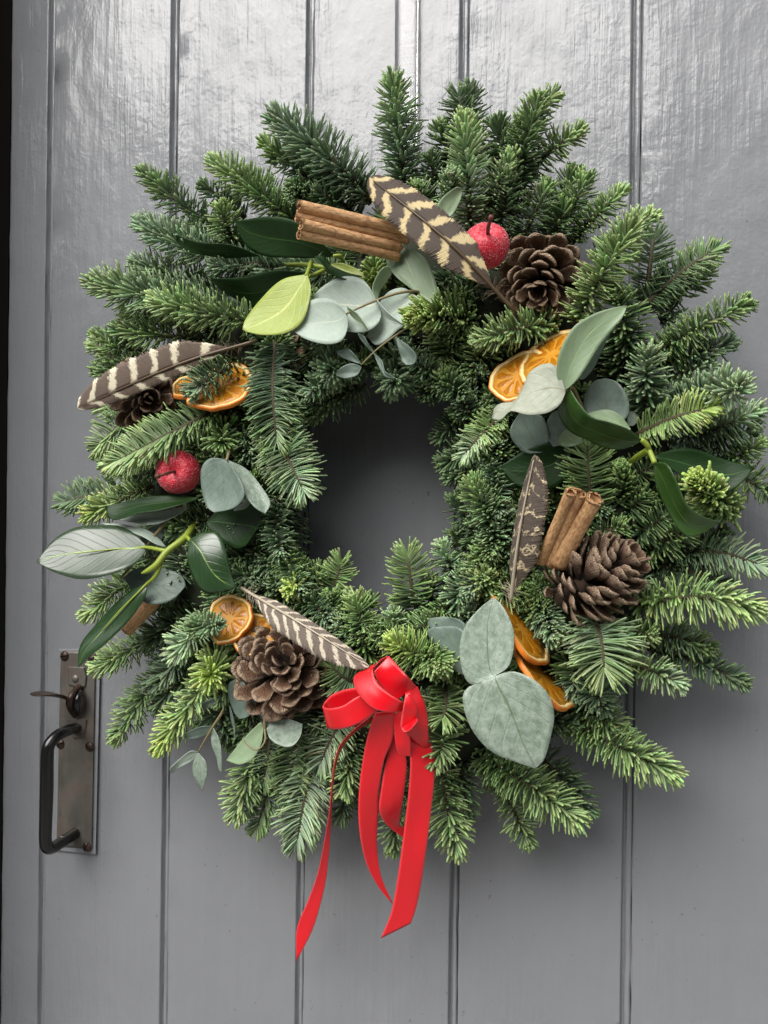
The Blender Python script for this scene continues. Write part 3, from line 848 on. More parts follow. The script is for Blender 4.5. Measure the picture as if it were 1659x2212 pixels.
# (points from cut end to tip), needle length, tint, style, density, tip tint, droop
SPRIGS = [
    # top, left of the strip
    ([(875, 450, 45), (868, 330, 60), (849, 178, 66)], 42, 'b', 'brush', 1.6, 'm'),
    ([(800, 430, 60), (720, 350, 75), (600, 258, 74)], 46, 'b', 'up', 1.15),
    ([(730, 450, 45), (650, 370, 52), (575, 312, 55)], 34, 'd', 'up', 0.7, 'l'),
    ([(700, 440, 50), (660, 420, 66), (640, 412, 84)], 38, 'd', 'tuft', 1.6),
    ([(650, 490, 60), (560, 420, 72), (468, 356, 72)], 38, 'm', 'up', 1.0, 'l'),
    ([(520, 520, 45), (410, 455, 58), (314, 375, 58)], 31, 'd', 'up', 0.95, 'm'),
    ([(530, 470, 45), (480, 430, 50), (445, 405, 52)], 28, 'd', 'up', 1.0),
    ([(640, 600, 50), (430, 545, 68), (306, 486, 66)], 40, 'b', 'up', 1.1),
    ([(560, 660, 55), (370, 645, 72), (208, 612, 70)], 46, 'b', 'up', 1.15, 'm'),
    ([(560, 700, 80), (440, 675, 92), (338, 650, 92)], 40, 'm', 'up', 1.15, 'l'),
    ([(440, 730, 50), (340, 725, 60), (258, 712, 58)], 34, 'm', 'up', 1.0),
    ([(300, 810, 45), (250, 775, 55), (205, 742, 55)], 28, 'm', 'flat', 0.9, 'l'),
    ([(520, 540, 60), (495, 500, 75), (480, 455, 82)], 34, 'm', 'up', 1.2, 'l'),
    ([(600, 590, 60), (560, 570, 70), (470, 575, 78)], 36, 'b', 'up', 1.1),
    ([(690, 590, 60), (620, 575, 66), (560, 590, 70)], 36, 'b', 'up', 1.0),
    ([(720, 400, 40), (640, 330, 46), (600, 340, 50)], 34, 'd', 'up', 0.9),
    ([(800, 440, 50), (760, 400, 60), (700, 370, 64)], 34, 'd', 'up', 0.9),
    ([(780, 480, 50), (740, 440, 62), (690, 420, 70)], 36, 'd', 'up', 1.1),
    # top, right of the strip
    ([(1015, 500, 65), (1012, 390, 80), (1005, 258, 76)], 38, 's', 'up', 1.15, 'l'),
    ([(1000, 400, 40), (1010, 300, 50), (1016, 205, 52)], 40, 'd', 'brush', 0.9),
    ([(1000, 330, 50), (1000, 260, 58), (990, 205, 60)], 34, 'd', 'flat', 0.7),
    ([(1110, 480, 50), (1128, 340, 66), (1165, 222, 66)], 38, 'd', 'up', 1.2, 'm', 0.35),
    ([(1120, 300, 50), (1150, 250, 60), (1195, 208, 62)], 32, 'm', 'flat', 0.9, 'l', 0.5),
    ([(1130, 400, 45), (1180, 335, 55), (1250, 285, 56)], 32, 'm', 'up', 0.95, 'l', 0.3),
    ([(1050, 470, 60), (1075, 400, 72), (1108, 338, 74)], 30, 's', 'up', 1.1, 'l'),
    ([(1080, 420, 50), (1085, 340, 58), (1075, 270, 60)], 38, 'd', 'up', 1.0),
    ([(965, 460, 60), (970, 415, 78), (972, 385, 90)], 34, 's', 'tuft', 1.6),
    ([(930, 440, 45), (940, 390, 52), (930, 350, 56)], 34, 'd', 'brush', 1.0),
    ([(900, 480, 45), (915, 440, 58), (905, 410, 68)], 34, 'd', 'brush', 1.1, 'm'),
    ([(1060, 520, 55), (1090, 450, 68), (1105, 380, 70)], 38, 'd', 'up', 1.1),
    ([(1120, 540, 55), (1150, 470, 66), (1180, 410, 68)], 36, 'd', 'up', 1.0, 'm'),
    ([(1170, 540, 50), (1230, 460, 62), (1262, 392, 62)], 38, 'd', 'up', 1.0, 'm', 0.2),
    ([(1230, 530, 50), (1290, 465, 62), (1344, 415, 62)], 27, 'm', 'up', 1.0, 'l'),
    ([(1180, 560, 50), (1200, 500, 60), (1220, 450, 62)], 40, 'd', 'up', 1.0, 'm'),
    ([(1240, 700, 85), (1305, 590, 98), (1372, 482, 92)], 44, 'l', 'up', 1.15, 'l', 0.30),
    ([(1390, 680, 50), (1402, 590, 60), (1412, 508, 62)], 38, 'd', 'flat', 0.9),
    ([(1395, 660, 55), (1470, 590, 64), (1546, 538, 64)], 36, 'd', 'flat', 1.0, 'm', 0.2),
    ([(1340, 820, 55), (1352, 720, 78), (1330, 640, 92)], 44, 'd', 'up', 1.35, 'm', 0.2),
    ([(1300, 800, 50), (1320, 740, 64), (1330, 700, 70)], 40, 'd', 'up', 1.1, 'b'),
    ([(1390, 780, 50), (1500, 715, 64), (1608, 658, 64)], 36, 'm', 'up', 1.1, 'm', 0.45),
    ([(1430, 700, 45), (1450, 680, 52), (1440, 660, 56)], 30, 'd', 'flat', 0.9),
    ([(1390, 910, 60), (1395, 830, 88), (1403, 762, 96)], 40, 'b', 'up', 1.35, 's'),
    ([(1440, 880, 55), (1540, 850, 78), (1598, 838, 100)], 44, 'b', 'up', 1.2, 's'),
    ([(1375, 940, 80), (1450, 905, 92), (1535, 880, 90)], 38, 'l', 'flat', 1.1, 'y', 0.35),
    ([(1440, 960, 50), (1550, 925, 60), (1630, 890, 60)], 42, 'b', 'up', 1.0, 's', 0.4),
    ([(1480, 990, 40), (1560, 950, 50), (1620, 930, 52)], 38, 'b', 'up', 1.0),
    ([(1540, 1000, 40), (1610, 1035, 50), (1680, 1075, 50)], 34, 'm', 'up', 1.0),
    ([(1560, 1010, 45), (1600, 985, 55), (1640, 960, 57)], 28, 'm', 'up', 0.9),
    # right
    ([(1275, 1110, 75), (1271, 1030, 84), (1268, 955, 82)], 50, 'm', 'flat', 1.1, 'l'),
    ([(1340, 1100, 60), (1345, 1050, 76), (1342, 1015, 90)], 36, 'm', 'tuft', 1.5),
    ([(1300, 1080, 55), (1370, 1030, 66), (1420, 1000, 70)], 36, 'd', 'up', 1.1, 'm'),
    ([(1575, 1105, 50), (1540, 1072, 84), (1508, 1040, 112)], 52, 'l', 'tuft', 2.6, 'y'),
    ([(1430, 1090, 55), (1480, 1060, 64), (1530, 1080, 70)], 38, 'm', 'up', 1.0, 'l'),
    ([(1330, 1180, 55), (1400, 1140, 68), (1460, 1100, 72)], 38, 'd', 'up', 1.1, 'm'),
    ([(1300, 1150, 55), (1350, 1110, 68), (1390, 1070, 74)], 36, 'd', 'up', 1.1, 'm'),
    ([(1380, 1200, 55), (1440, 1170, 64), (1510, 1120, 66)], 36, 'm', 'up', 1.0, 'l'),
    ([(1420, 1230, 45), (1500, 1190, 52), (1560, 1150, 54)], 34, 'd', 'up', 1.0),
    ([(1450, 1190, 50), (1560, 1195, 60), (1645, 1222, 60)], 38, 'b', 'flat', 1.1, 's', 0.3),
    ([(1400, 1220, 45), (1490, 1235, 54), (1560, 1262, 54)], 34, 'd', 'flat', 1.0),
    ([(1370, 1310, 70), (1500, 1290, 84), (1632, 1315, 82)], 46, 'l', 'up', 1.1, 'l', 0.75),
    ([(1360, 1370, 45), (1450, 1375, 56), (1530, 1398, 56)], 34, 'd', 'up', 1.1, 'm'),
    ([(1400, 1400, 40), (1510, 1430, 50), (1602, 1474, 50)], 32, 'd', 'up', 1.0),
    ([(1285, 1330, 85), (1300, 1390, 98), (1305, 1448, 104)], 66, 's', 'flat', 1.25, 'l'),
    ([(1350, 1430, 65), (1410, 1450, 76), (1464, 1476, 76)], 34, 'l', 'up', 1.1, 's', 0.5),
    ([(1330, 1370, 60), (1370, 1365, 72), (1405, 1372, 78)], 30, 'm', 'up', 1.2, 'l', 0.2),
    ([(1165, 1300, 60), (1185, 1345, 84), (1196, 1372, 102)], 42, 'b', 'tuft', 1.8, 's'),
    ([(1150, 1260, 60), (1160, 1290, 70), (1180, 1300, 76)], 40, 'm', 'up', 1.2),
    ([(1240, 1450, 55), (1280, 1490, 72), (1300, 1520, 80)], 42, 'b', 'up', 1.3),
    ([(1220, 1420, 60), (1235, 1450, 70), (1240, 1490, 74)], 44, 'm', 'up', 1.2, 'b'),
    ([(1200, 1540, 50), (1340, 1615, 70), (1450, 1668, 68)], 44, 'm', 'up', 1.15, 'l', 0.45),
    ([(1200, 1500, 45), (1290, 1545, 60), (1340, 1580, 60)], 42, 'm', 'up', 1.0, 'l', 0.3),
    ([(1030, 1630, 50), (1140, 1695, 68), (1248, 1770, 68)], 42, 'm', 'up', 1.15, 'l', 0.45),
    ([(1150, 1620, 35), (1220, 1690, 46), (1265, 1750, 46)], 38, 'd', 'up', 1.0, None, 0.2),
    ([(1080, 1680, 35), (1110, 1750, 44), (1138, 1815, 44)], 32, 'm', 'up', 1.0),
    ([(955, 1660, 60), (968, 1750, 72), (985, 1832, 70)], 40, 'm', 'up', 1.1, 'l', 0.2),
    ([(960, 1480, 85), (965, 1520, 98), (955, 1555, 106)], 42, 'm', 'flat', 0.8, 'l'),
    ([(970, 1550, 75), (958, 1600, 96), (945, 1640, 100)], 40, 'm', 'up', 1.0, 'l'),
    ([(990, 1450, 85), (920, 1425, 100), (848, 1388, 104)], 40, 'm', 'up', 1.2, 'y'),
    ([(925, 1400, 85), (940, 1425, 104), (946, 1440, 120)], 40, 'm', 'tuft', 1.8, 'l'),
    ([(1000, 1600, 45), (1000, 1690, 54), (1010, 1750, 54)], 36, 'd', 'up', 1.0),
    ([(1040, 1570, 45), (1080, 1630, 54), (1110, 1680, 54)], 38, 'd', 'up', 1.0),
    # bottom
    ([(690, 1600, 55), (660, 1720, 70), (642, 1822, 68)], 46, 's', 'flat', 1.2, 's', 0.3),
    ([(610, 1620, 40), (580, 1710, 50), (556, 1790, 50)], 33, 'd', 'flat', 1.0, 'm'),
    ([(570, 1580, 50), (535, 1680, 62), (512, 1758, 60)], 38, 'm', 'up', 1.1, 'l'),
    ([(640, 1560, 55), (632, 1650, 66), (628, 1722, 66)], 38, 'm', 'flat', 1.15, 'l'),
    ([(590, 1560, 50), (580, 1630, 62), (570, 1690, 62)], 36, 'd', 'flat', 1.0, 'm'),
    ([(760, 1530, 60), (720, 1590, 74), (692, 1650, 74)], 44, 's', 'flat', 1.2, 's', 0.3),
    ([(770, 1590, 60), (755, 1650, 72), (745, 1705, 72)], 36, 'm', 'up', 1.0, 'l'),
    ([(760, 1660, 40), (745, 1710, 46), (738, 1762, 46)], 34, 'd', 'up', 1.0),
    ([(860, 1680, 40), (855, 1760, 46), (850, 1828, 46)], 34, 'd', 'up', 1.0, 'm'),
    ([(900, 1660, 40), (890, 1720, 46), (880, 1770, 46)], 34, 'd', 'up', 1.0, 'm'),
    # lower left
    ([(480, 1420, 55), (420, 1510, 72), (346, 1612, 70)], 36, 'l', 'up', 1.2, 'y', 0.25),
    ([(380, 1400, 40), (310, 1505, 54), (252, 1592, 52)], 32, 'm', 'up', 1.1, 'm'),
    ([(350, 1360, 45), (280, 1405, 58), (212, 1442, 56)], 32, 'm', 'up', 1.1, 'l'),
    ([(460, 1350, 45), (390, 1420, 60), (335, 1480, 58)], 36, 'b', 'up', 1.1),
    ([(450, 1330, 70), (420, 1370, 82), (378, 1412, 80)], 36, 's', 'up', 1.2),
    ([(440, 1430, 50), (370, 1490, 58), (345, 1520, 56)], 34, 'd', 'up', 1.0),
    ([(470, 1420, 70), (462, 1445, 88), (456, 1460, 102)], 42, 'l', 'brush', 1.1, 'y'),
    ([(520, 1420, 60), (495, 1460, 70), (475, 1510, 70)], 36, 'm', 'up', 1.1),
    ([(330, 1230, 45), (255, 1275, 56), (192, 1325, 54)], 34, 'm', 'up', 1.1, 'l'),
    ([(440, 1300, 50), (370, 1350, 60), (310, 1390, 60)], 36, 'd', 'up', 1.1),
    ([(480, 1290, 50), (430, 1330, 60), (400, 1340, 66)], 36, 'd', 'up', 1.1),
    ([(500, 1490, 45), (480, 1540, 54), (490, 1590, 54)], 34, 'd', 'up', 1.0),
    ([(560, 1480, 45), (540, 1560, 54), (530, 1620, 54)], 34, 'd', 'up', 1.0),
    # left
    ([(480, 880, 80), (370, 935, 96), (250, 998, 94)], 44, 'm', 'flat', 1.2, 'l', 0.15),
    ([(330, 890, 45), (265, 915, 58), (212, 965, 56)], 38, 'm', 'flat', 1.0, 'l'),
    ([(330, 860, 40), (270, 880, 50), (222, 870, 50)], 34, 'm', 'flat', 1.0, 'l'),
    ([(320, 1010, 45), (270, 1005, 58), (235, 1000, 58)], 30, 'm', 'flat', 0.9, 'l'),
    ([(300, 1050, 40), (210, 1068, 52), (134, 1086, 52)], 32, 'd', 'flat', 1.1),
    ([(330, 1050, 60), (260, 1080, 70), (192, 1112, 70)], 32, 'l', 'up', 1.1, 'y'),
    ([(595, 740, 80), (590, 850, 94), (598, 955, 96)], 48, 'b', 'flat', 1.35, 'm'),
    ([(585, 900, 80), (620, 985, 94), (656, 1060, 98)], 50, 's', 'flat', 1.3, 's'),
    ([(500, 790, 90), (455, 815, 100), (420, 845, 106)], 36, 'd', 'up', 1.2, 'b'),
    ([(500, 900, 60), (485, 935, 78), (478, 955, 90)], 40, 'm', 'brush', 1.4),
    ([(560, 880, 60), (540, 930, 70), (535, 980, 74)], 42, 'd', 'up', 1.2, 'b'),
    ([(600, 1060, 55), (600, 1140, 64), (580, 1210, 66)], 38, 'd', 'up', 1.1),
    ([(640, 1080, 45), (625, 1150, 54), (620, 1220, 56)], 36, 'd', 'up', 1.0),
    ([(430, 1180, 55), (395, 1210, 68), (385, 1250, 74)], 34, 'b', 'up', 1.2),
    ([(420, 980, 55), (370, 990, 66), (300, 1020, 70)], 34, 'd', 'up', 1.1),
    ([(480, 800, 55), (400, 790, 66), (330, 800, 66)], 34, 'd', 'up', 1.1),
    ([(540, 770, 60), (520, 820, 70), (540, 870, 72)], 40, 'd', 'up', 1.1),
    ([(340, 780, 45), (270, 800, 54), (215, 800, 54)], 32, 'd', 'up', 1.0, 'm'),
    # inside edge
    ([(790, 830, 55), (735, 850, 62), (675, 892, 62)], 38, 'd', 'up', 1.2, 'm'),
    ([(740, 770, 60), (725, 790, 80), (718, 800, 94)], 42, 'd', 'brush', 1.5, 'b'),
    ([(690, 720, 50), (680, 760, 62), (700, 800, 66)], 38, 'd', 'up', 1.1),
    ([(850, 780, 55), (852, 810, 76), (852, 826, 88)], 40, 'd', 'brush', 1.5, 'b'),
    ([(960, 770, 55), (945, 815, 66), (930, 850, 68)], 38, 'd', 'up', 1.1),
    ([(1010, 760, 60), (1000, 800, 70), (985, 835, 72)], 40, 'd', 'up', 1.1, 'm'),
    ([(1080, 830, 50), (1030, 860, 60), (995, 890, 62)], 38, 'd', 'up', 1.2, 'm'),
    ([(1040, 880, 40), (990, 910, 48), (950, 945, 48)], 30, 'd', 'up', 1.0),
    ([(1090, 890, 70), (1040, 940, 82), (1002, 984, 82)], 32, 'l', 'flat', 1.2, 's'),
    ([(1060, 950, 45), (1010, 980, 54), (960, 1000, 54)], 34, 'd', 'up', 1.1),
    ([(1080, 1000, 45), (1030, 1010, 54), (975, 1030, 54)], 34, 'd', 'up', 1.0),
    ([(1110, 1210, 65), (1062, 1120, 84), (1022, 1048, 88)], 42, 'b', 'up', 1.5, 'm'),
    ([(1040, 1160, 55), (1010, 1120, 64), (985, 1080, 66)], 34, 'd', 'up', 1.0),
    ([(1060, 1200, 50), (1010, 1190, 60), (985, 1160, 62)], 36, 'd', 'up', 1.1),
    ([(905, 1340, 60), (890, 1270, 74), (880, 1196, 76)], 44, 'm', 'flat', 0.9, 'l'),
    ([(1000, 1280, 55), (975, 1230, 66), (955, 1180, 68)], 30, 'b', 'up', 1.2, 's'),
    ([(1060, 1290, 60), (1050, 1260, 76), (1046, 1246, 86)], 36, 'm', 'brush', 1.5, 'l'),
    ([(1000, 1330, 60), (990, 1290, 70), (1010, 1250, 76)], 38, 'b', 'up', 1.2, 's'),
    ([(940, 1340, 60), (930, 1300, 68), (940, 1260, 70)], 34, 'd', 'up', 1.1, 'm'),
    ([(700, 1310, 55), (725, 1260, 66), (738, 1212, 68)], 36, 'm', 'flat', 1.0, 'l'),
    ([(650, 1260, 70), (635, 1268, 84), (628, 1272, 94)], 24, 'y', 'brush', 1.4, 'y'),
    ([(560, 1290, 55), (600, 1250, 66), (650, 1230, 70)], 38, 'd', 'up', 1.2, 'm'),
    ([(600, 1320, 55), (650, 1280, 64), (690, 1240, 66)], 38, 'd', 'up', 1.2, 'm'),
    ([(800, 1440, 70), (785, 1370, 84), (768, 1296, 86)], 42, 'm', 'up', 1.25, 'l'),
    ([(720, 1390, 60), (720, 1340, 74), (715, 1290, 78)], 38, 'm', 'up', 1.2),
    ([(850, 1410, 65), (848, 1370, 78), (850, 1330, 82)], 36, 'b', 'up', 1.3, 's'),
    ([(780, 1480, 75), (745, 1465, 86), (715, 1440, 88)], 42, 's', 'flat', 1.1, 'l'),
    ([(900, 1410, 60), (880, 1370, 70), (860, 1350, 72)], 36, 'd', 'up', 1.1, 'm'),
    ([(1120, 1120, 70), (1095, 1110, 80), (1072, 1105, 84)], 26, 'l', 'flat', 1.0, 'y'),
    ([(1130, 1240, 60), (1110, 1270, 70), (1080, 1285, 76)], 40, 'm', 'up', 1.2, 'l'),
    ([(1020, 700, 60), (960, 682, 92), (902, 684, 118)], 52, 'l', 'tuft', 2.2, 'y'),
    ([(1080, 650, 55), (1010, 630, 72), (955, 655, 80)], 36, 'd', 'up', 1.1, 'm'),
    ([(1060, 610, 55), (1000, 590, 66), (950, 610, 76)], 34, 'd', 'up', 1.1),
    ([(430, 1240, 60), (440, 1200, 72), (470, 1180, 74)], 34, 'd', 'up', 1.1),
    ([(480, 1220, 55), (520, 1200, 68), (560, 1180, 72)], 36, 'd', 'up', 1.2),
    ([(470, 1110, 60), (430, 1130, 70), (380, 1150, 72)], 34, 'd', 'up', 1.1),
    ([(1250, 1160, 60), (1290, 1150, 72), (1340, 1140, 78)], 36, 'd', 'up', 1.2, 'm'),
    ([(1200, 1180, 55), (1180, 1130, 66), (1190, 1080, 70)], 36, 'd', 'up', 1.2, 'm'),
    ([(1230, 900, 55), (1260, 930, 66), (1300, 940, 70)], 36, 'd', 'up', 1.2),
    ([(1000, 700, 60), (970, 740, 72), (960, 780, 76)], 42, 'm', 'up', 1.2, 'l'),
    ([(1200, 700, 75), (1120, 710, 90), (1040, 735, 90)], 38, 'm', 'up', 1.3, 'l'),
    ([(1060, 720, 60), (1040, 770, 72), (1020, 800, 74)], 40, 'd', 'up', 1.1, 'm'),
    ([(830, 560, 70), (810, 590, 84), (806, 605, 92)], 28, 'm', 'brush', 1.2, 'y'),
    ([(850, 570, 75), (842, 545, 88), (840, 520, 92)], 26, 'm', 'brush', 0.9),
    ([(760, 610, 60), (720, 590, 66), (680, 600, 70)], 34, 'd', 'up', 1.0),
    ([(1180, 860, 55), (1120, 870, 62), (1060, 870, 64)], 36, 'd', 'up', 1.1),
    ([(1120, 960, 55), (1090, 980, 62), (1050, 1040, 66)], 34, 'd', 'up', 1.1, 'm'),
    ([(1250, 1000, 55), (1200, 1030, 62), (1140, 1060, 66)], 36, 'd', 'up', 1.1, 'm'),
    ([(680, 1340, 60), (760, 1330, 68), (800, 1300, 70)], 34, 'd', 'up', 1.1, 'm'),
    ([(1100, 1470, 60), (1160, 1540, 66), (1230, 1560, 66)], 40, 'd', 'up', 1.1),
    ([(700, 1500, 60), (690, 1540, 68), (690, 1570, 72)], 38, 'd', 'up', 1.1),
    ([(650, 480, 45), (590, 430, 54), (530, 385, 56)], 36, 'm', 'up', 1.0),
    ([(740, 430, 40), (690, 370, 50), (640, 310, 52)], 36, 'b', 'up', 1.0),
    ([(560, 560, 45), (470, 535, 54), (400, 500, 56)], 36, 'b', 'up', 1.0, 's'),
    ([(480, 620, 40), (390, 600, 50), (300, 570, 50)], 36, 'm', 'up', 1.0, 'b'),
    ([(480, 700, 40), (380, 690, 50), (280, 680, 50)], 36, 'm', 'up', 1.0, 'l'),
    ([(1070, 440, 40), (1095, 350, 50), (1125, 270, 52)], 36, 'm', 'up', 1.0),
    ([(960, 400, 35), (965, 330, 46), (955, 280, 46)], 36, 'd', 'up', 1.0, 'm'),
    ([(1190, 480, 40), (1215, 430, 50), (1235, 380, 50)], 36, 'm', 'up', 1.0),
    ([(1290, 560, 45), (1345, 515, 55), (1405, 470, 55)], 34, 'm', 'up', 1.0, 'l'),
    ([(1430, 660, 40), (1480, 625, 50), (1520, 590, 50)], 34, 'm', 'up', 1.0),
    ([(1420, 790, 45), (1500, 765, 54), (1570, 745, 54)], 36, 'b', 'up', 1.0),
    ([(1440, 820, 45), (1490, 800, 54), (1530, 790, 54)], 34, 'm', 'up', 1.0, 'b'),
    ([(310, 760, 40), (260, 750, 50), (215, 730, 50)], 32, 'm', 'up', 1.0),
    ([(420, 1362, 96), (446, 1352, 106), (470, 1352, 112)], 26, 'd', 'up', 1.2, 'b'),
]
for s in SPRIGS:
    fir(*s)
# sprigs deeper in the ring, seen only through the gaps
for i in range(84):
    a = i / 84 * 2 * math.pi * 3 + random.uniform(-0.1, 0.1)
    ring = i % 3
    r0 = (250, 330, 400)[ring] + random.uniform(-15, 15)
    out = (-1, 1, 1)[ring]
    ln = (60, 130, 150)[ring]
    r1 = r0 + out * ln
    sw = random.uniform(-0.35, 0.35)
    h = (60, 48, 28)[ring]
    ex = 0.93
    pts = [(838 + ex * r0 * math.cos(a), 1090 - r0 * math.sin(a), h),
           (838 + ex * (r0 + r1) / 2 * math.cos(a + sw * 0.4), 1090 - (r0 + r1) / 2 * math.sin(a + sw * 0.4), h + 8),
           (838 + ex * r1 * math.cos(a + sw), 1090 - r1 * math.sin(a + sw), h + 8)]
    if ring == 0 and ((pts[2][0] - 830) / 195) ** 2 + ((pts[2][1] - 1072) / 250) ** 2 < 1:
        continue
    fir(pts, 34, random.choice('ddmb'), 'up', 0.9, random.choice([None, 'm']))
# shorter sprigs that thicken the rim
for i in range(46):
    a = i / 46 * 2 * math.pi + random.uniform(-0.06, 0.06)
    r1 = random.uniform(585, 665)
    ex = 0.93
    sw = random.uniform(-0.10, 0.10)
    h = random.uniform(24, 44)
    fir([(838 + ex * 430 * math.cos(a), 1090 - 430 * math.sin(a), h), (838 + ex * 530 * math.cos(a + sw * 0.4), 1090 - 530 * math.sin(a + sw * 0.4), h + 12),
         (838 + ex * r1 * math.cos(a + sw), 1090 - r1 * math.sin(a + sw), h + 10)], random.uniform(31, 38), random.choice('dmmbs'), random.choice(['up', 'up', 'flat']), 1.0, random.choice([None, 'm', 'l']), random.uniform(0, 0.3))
# sprigs lying along the inner edge, well forward
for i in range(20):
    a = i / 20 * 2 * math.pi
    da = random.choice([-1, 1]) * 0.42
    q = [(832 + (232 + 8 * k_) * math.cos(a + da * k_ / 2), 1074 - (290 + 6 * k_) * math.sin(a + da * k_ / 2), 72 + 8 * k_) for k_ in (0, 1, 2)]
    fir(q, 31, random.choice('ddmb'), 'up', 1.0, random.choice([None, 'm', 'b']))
# short tufts facing out of the ring
for i in range(96):
    a = i / 96 * 2 * math.pi * 2 + random.uniform(-0.05, 0.05)
    r0 = (300, 430)[i % 2] + random.uniform(-40, 40)
    x, y = 838 + 0.93 * r0 * math.cos(a), 1090 - r0 * math.sin(a)
    b_ = random.uniform(0, 6.28)
    if ((x + 60 * math.cos(b_) - 830) / 205) ** 2 + ((y + 60 * math.sin(b_) - 1072) / 265) ** 2 < 1:
        continue
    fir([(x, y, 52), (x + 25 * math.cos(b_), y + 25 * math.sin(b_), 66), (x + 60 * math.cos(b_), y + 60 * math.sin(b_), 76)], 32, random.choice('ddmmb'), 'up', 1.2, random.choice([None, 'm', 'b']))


# ------------------------------------------------------------------ leaves
def loft(A, B, nu=22, nv=11, cup=0.0, wave=0.0, seed=0):
    """surface between two edge curves given as (x, y, h); cup lifts the middle, in mm"""
    a = catmull(np.array([P(*p) for p in A]), nu)
    b = catmull(np.array([P(*p) for p in B]), nu)
    rg = np.random.default_rng(seed)
    ph = rg.uniform(0, 6.28, 3)
    V = np.zeros((nu, nv, 3))
    UV = np.zeros((nu, nv, 2))
    wmax = np.linalg.norm(a - b, axis=1).max() + 1e-9
    for j in range(nv):
        f = j / (nv - 1)
        q = a * (1 - f) + b * f
        wd = (np.linalg.norm(a - b, axis=1) / wmax)[:, None]
        q = q + np.array([0, -1.0, 0]) * 0.001 * cup * (4 * f * (1 - f)) * wd
        uu = np.linspace(0, 1, nu)
        q[:, 1] += 0.001 * wave * np.sin(uu * 7 + ph[0] + f * 2) * abs(2 * f - 1) * wd[:, 0]
        V[:, j] = q
        UV[:, j, 0] = uu
        UV[:, j, 1] = f
    return V.reshape(-1, 3), grid_faces(nu, nv), UV.reshape(-1, 2)


def zz(c, ox, oy):
    return lambda x, y, h: (x * c + ox, y * c + oy, h)


Z1 = zz(0.25, 995.4, 630.4)
Z2 = zz(0.25, 66.4, 1061.8)
Z3 = zz(0.25, 331.8, 1459.9)
Z4 = zz(0.25, 597.2, 464.5)
Z0 = zz(1.0, 0, 0)
Z6 = zz(0.36, 530.9, 1327.0)


def E_(Z, s, h0, h1, hm=None):
    """edge points from a flat list, height running h0 -> hm -> h1"""
    n = len(s)
    out = []
    for i, (x, y) in enumerate(s):
        f = i / (n - 1)
        h = h0 * (1 - f) + h1 * f
        if hm is not None:
            h += (hm - (h0 + h1) / 2) * math.sin(math.pi * f)
        out.append(Z(x, y, h))
    return out


_seed = [0]


def leaf(parent, mat, Z, A, B, h, cup=-1.5, wave=0.8, label=None):
    """h = (base, tip, middle of edge A, middle of edge B)"""
    _seed[0] += 1
    wave = wave * (2.4 if mat.startswith('holly') else 1.3)
    V, F, UV = loft(E_(Z, A, h[0], h[1], h[2]), E_(Z, B, h[0], h[1], h[3]), cup=cup, wave=wave, seed=_seed[0])
    o = part('leaf', V, F, MT[mat], parent, True, uv=UV, solid=0.00045)
    if label:
        o['label'] = label
    return o


def stem(parent, mat, Z, pts, r, n=20, name='stem'):
    V, F = tube([P(*Z(*p)) for p in pts], r, 8, n=n)
    return part(name, V, F, MT[mat], parent)


# eucalyptus over the top left of the hole
e = thing('eucalyptus_sprig', 'pale silver-green eucalyptus with round leaves below the cinnamon bundle', 'eucalyptus', P(900, 630, 90), 'eucalyptus sprigs in the wreath')
leaf(e, 'euc2', Z4, [(1210, 660), (1130, 610), (1030, 530), (960, 440), (945, 350), (990, 290), (1080, 275)], [(1210, 660), (1290, 730), (1370, 780), (1392, 680), (1350, 500), (1260, 350), (1080, 275)], (100, 92, 96, 104), -2)
leaf(e, 'euc', Z4, [(1190, 690), (1100, 630), (1000, 650), (920, 720), (860, 850), (800, 980), (790, 1040)], [(1190, 690), (1290, 780), (1220, 880), (1060, 980), (950, 1080), (860, 1125), (790, 1060)], (104, 104, 108, 112), -2)
leaf(e, 'euc', Z4, [(865, 735), (760, 570), (640, 530), (500, 560), (360, 650), (300, 740)], [(865, 735), (905, 880), (850, 970), (750, 1015), (600, 1000), (450, 920), (300, 750)], (112, 104, 106, 114), -3)
leaf(e, 'euc', Z4, [(610, 850), (500, 740), (400, 715), (300, 740), (200, 830), (130, 990)], [(610, 850), (612, 980), (560, 1090), (430, 1118), (250, 1070), (130, 990)], (118, 112, 112, 120), -3)
leaf(e, 'euc2', Z4, [(870, 730), (828, 640), (850, 550), (920, 460), (985, 445)], [(870, 730), (890, 660), (940, 600), (990, 520), (990, 450)], (116, 112, 118, 108), -1)
leaf(e, 'euc', Z4, [(870, 730), (950, 830), (1030, 895), (1120, 960)], [(870, 740), (920, 840), (990, 920), (1120, 965)], (117, 124, 124, 118), -1)
leaf(e, 'euc2', Z4, [(610, 790), (690, 845), (750, 920), (788, 990)], [(610, 815), (650, 875), (715, 940), (785, 992)], (119, 122, 124, 118), -1)
leaf(e, 'euc4', Z4, [(735, 1290), (680, 1210), (610, 1155), (515, 1175)], [(735, 1290), (650, 1265), (560, 1225), (515, 1180)], (112, 112, 114, 112), -1)
leaf(e, 'euc4', Z4, [(735, 1310), (640, 1280), (560, 1320), (515, 1380)], [(735, 1320), (690, 1390), (600, 1415), (515, 1385)], (112, 112, 114, 112), -1)
leaf(e, 'euc4', Z4, [(840, 1190), (910, 1260), (940, 1350), (1025, 1405)], [(840, 1200), (880, 1290), (940, 1395), (1025, 1412)], (112, 114, 114, 112), -1)
leaf(e, 'euc4', Z4, [(705, 1020), (750, 1040), (800, 1120), (845, 1190)], [(705, 1030), (740, 1090), (790, 1150), (845, 1195)], (116, 112, 114, 112), -1)
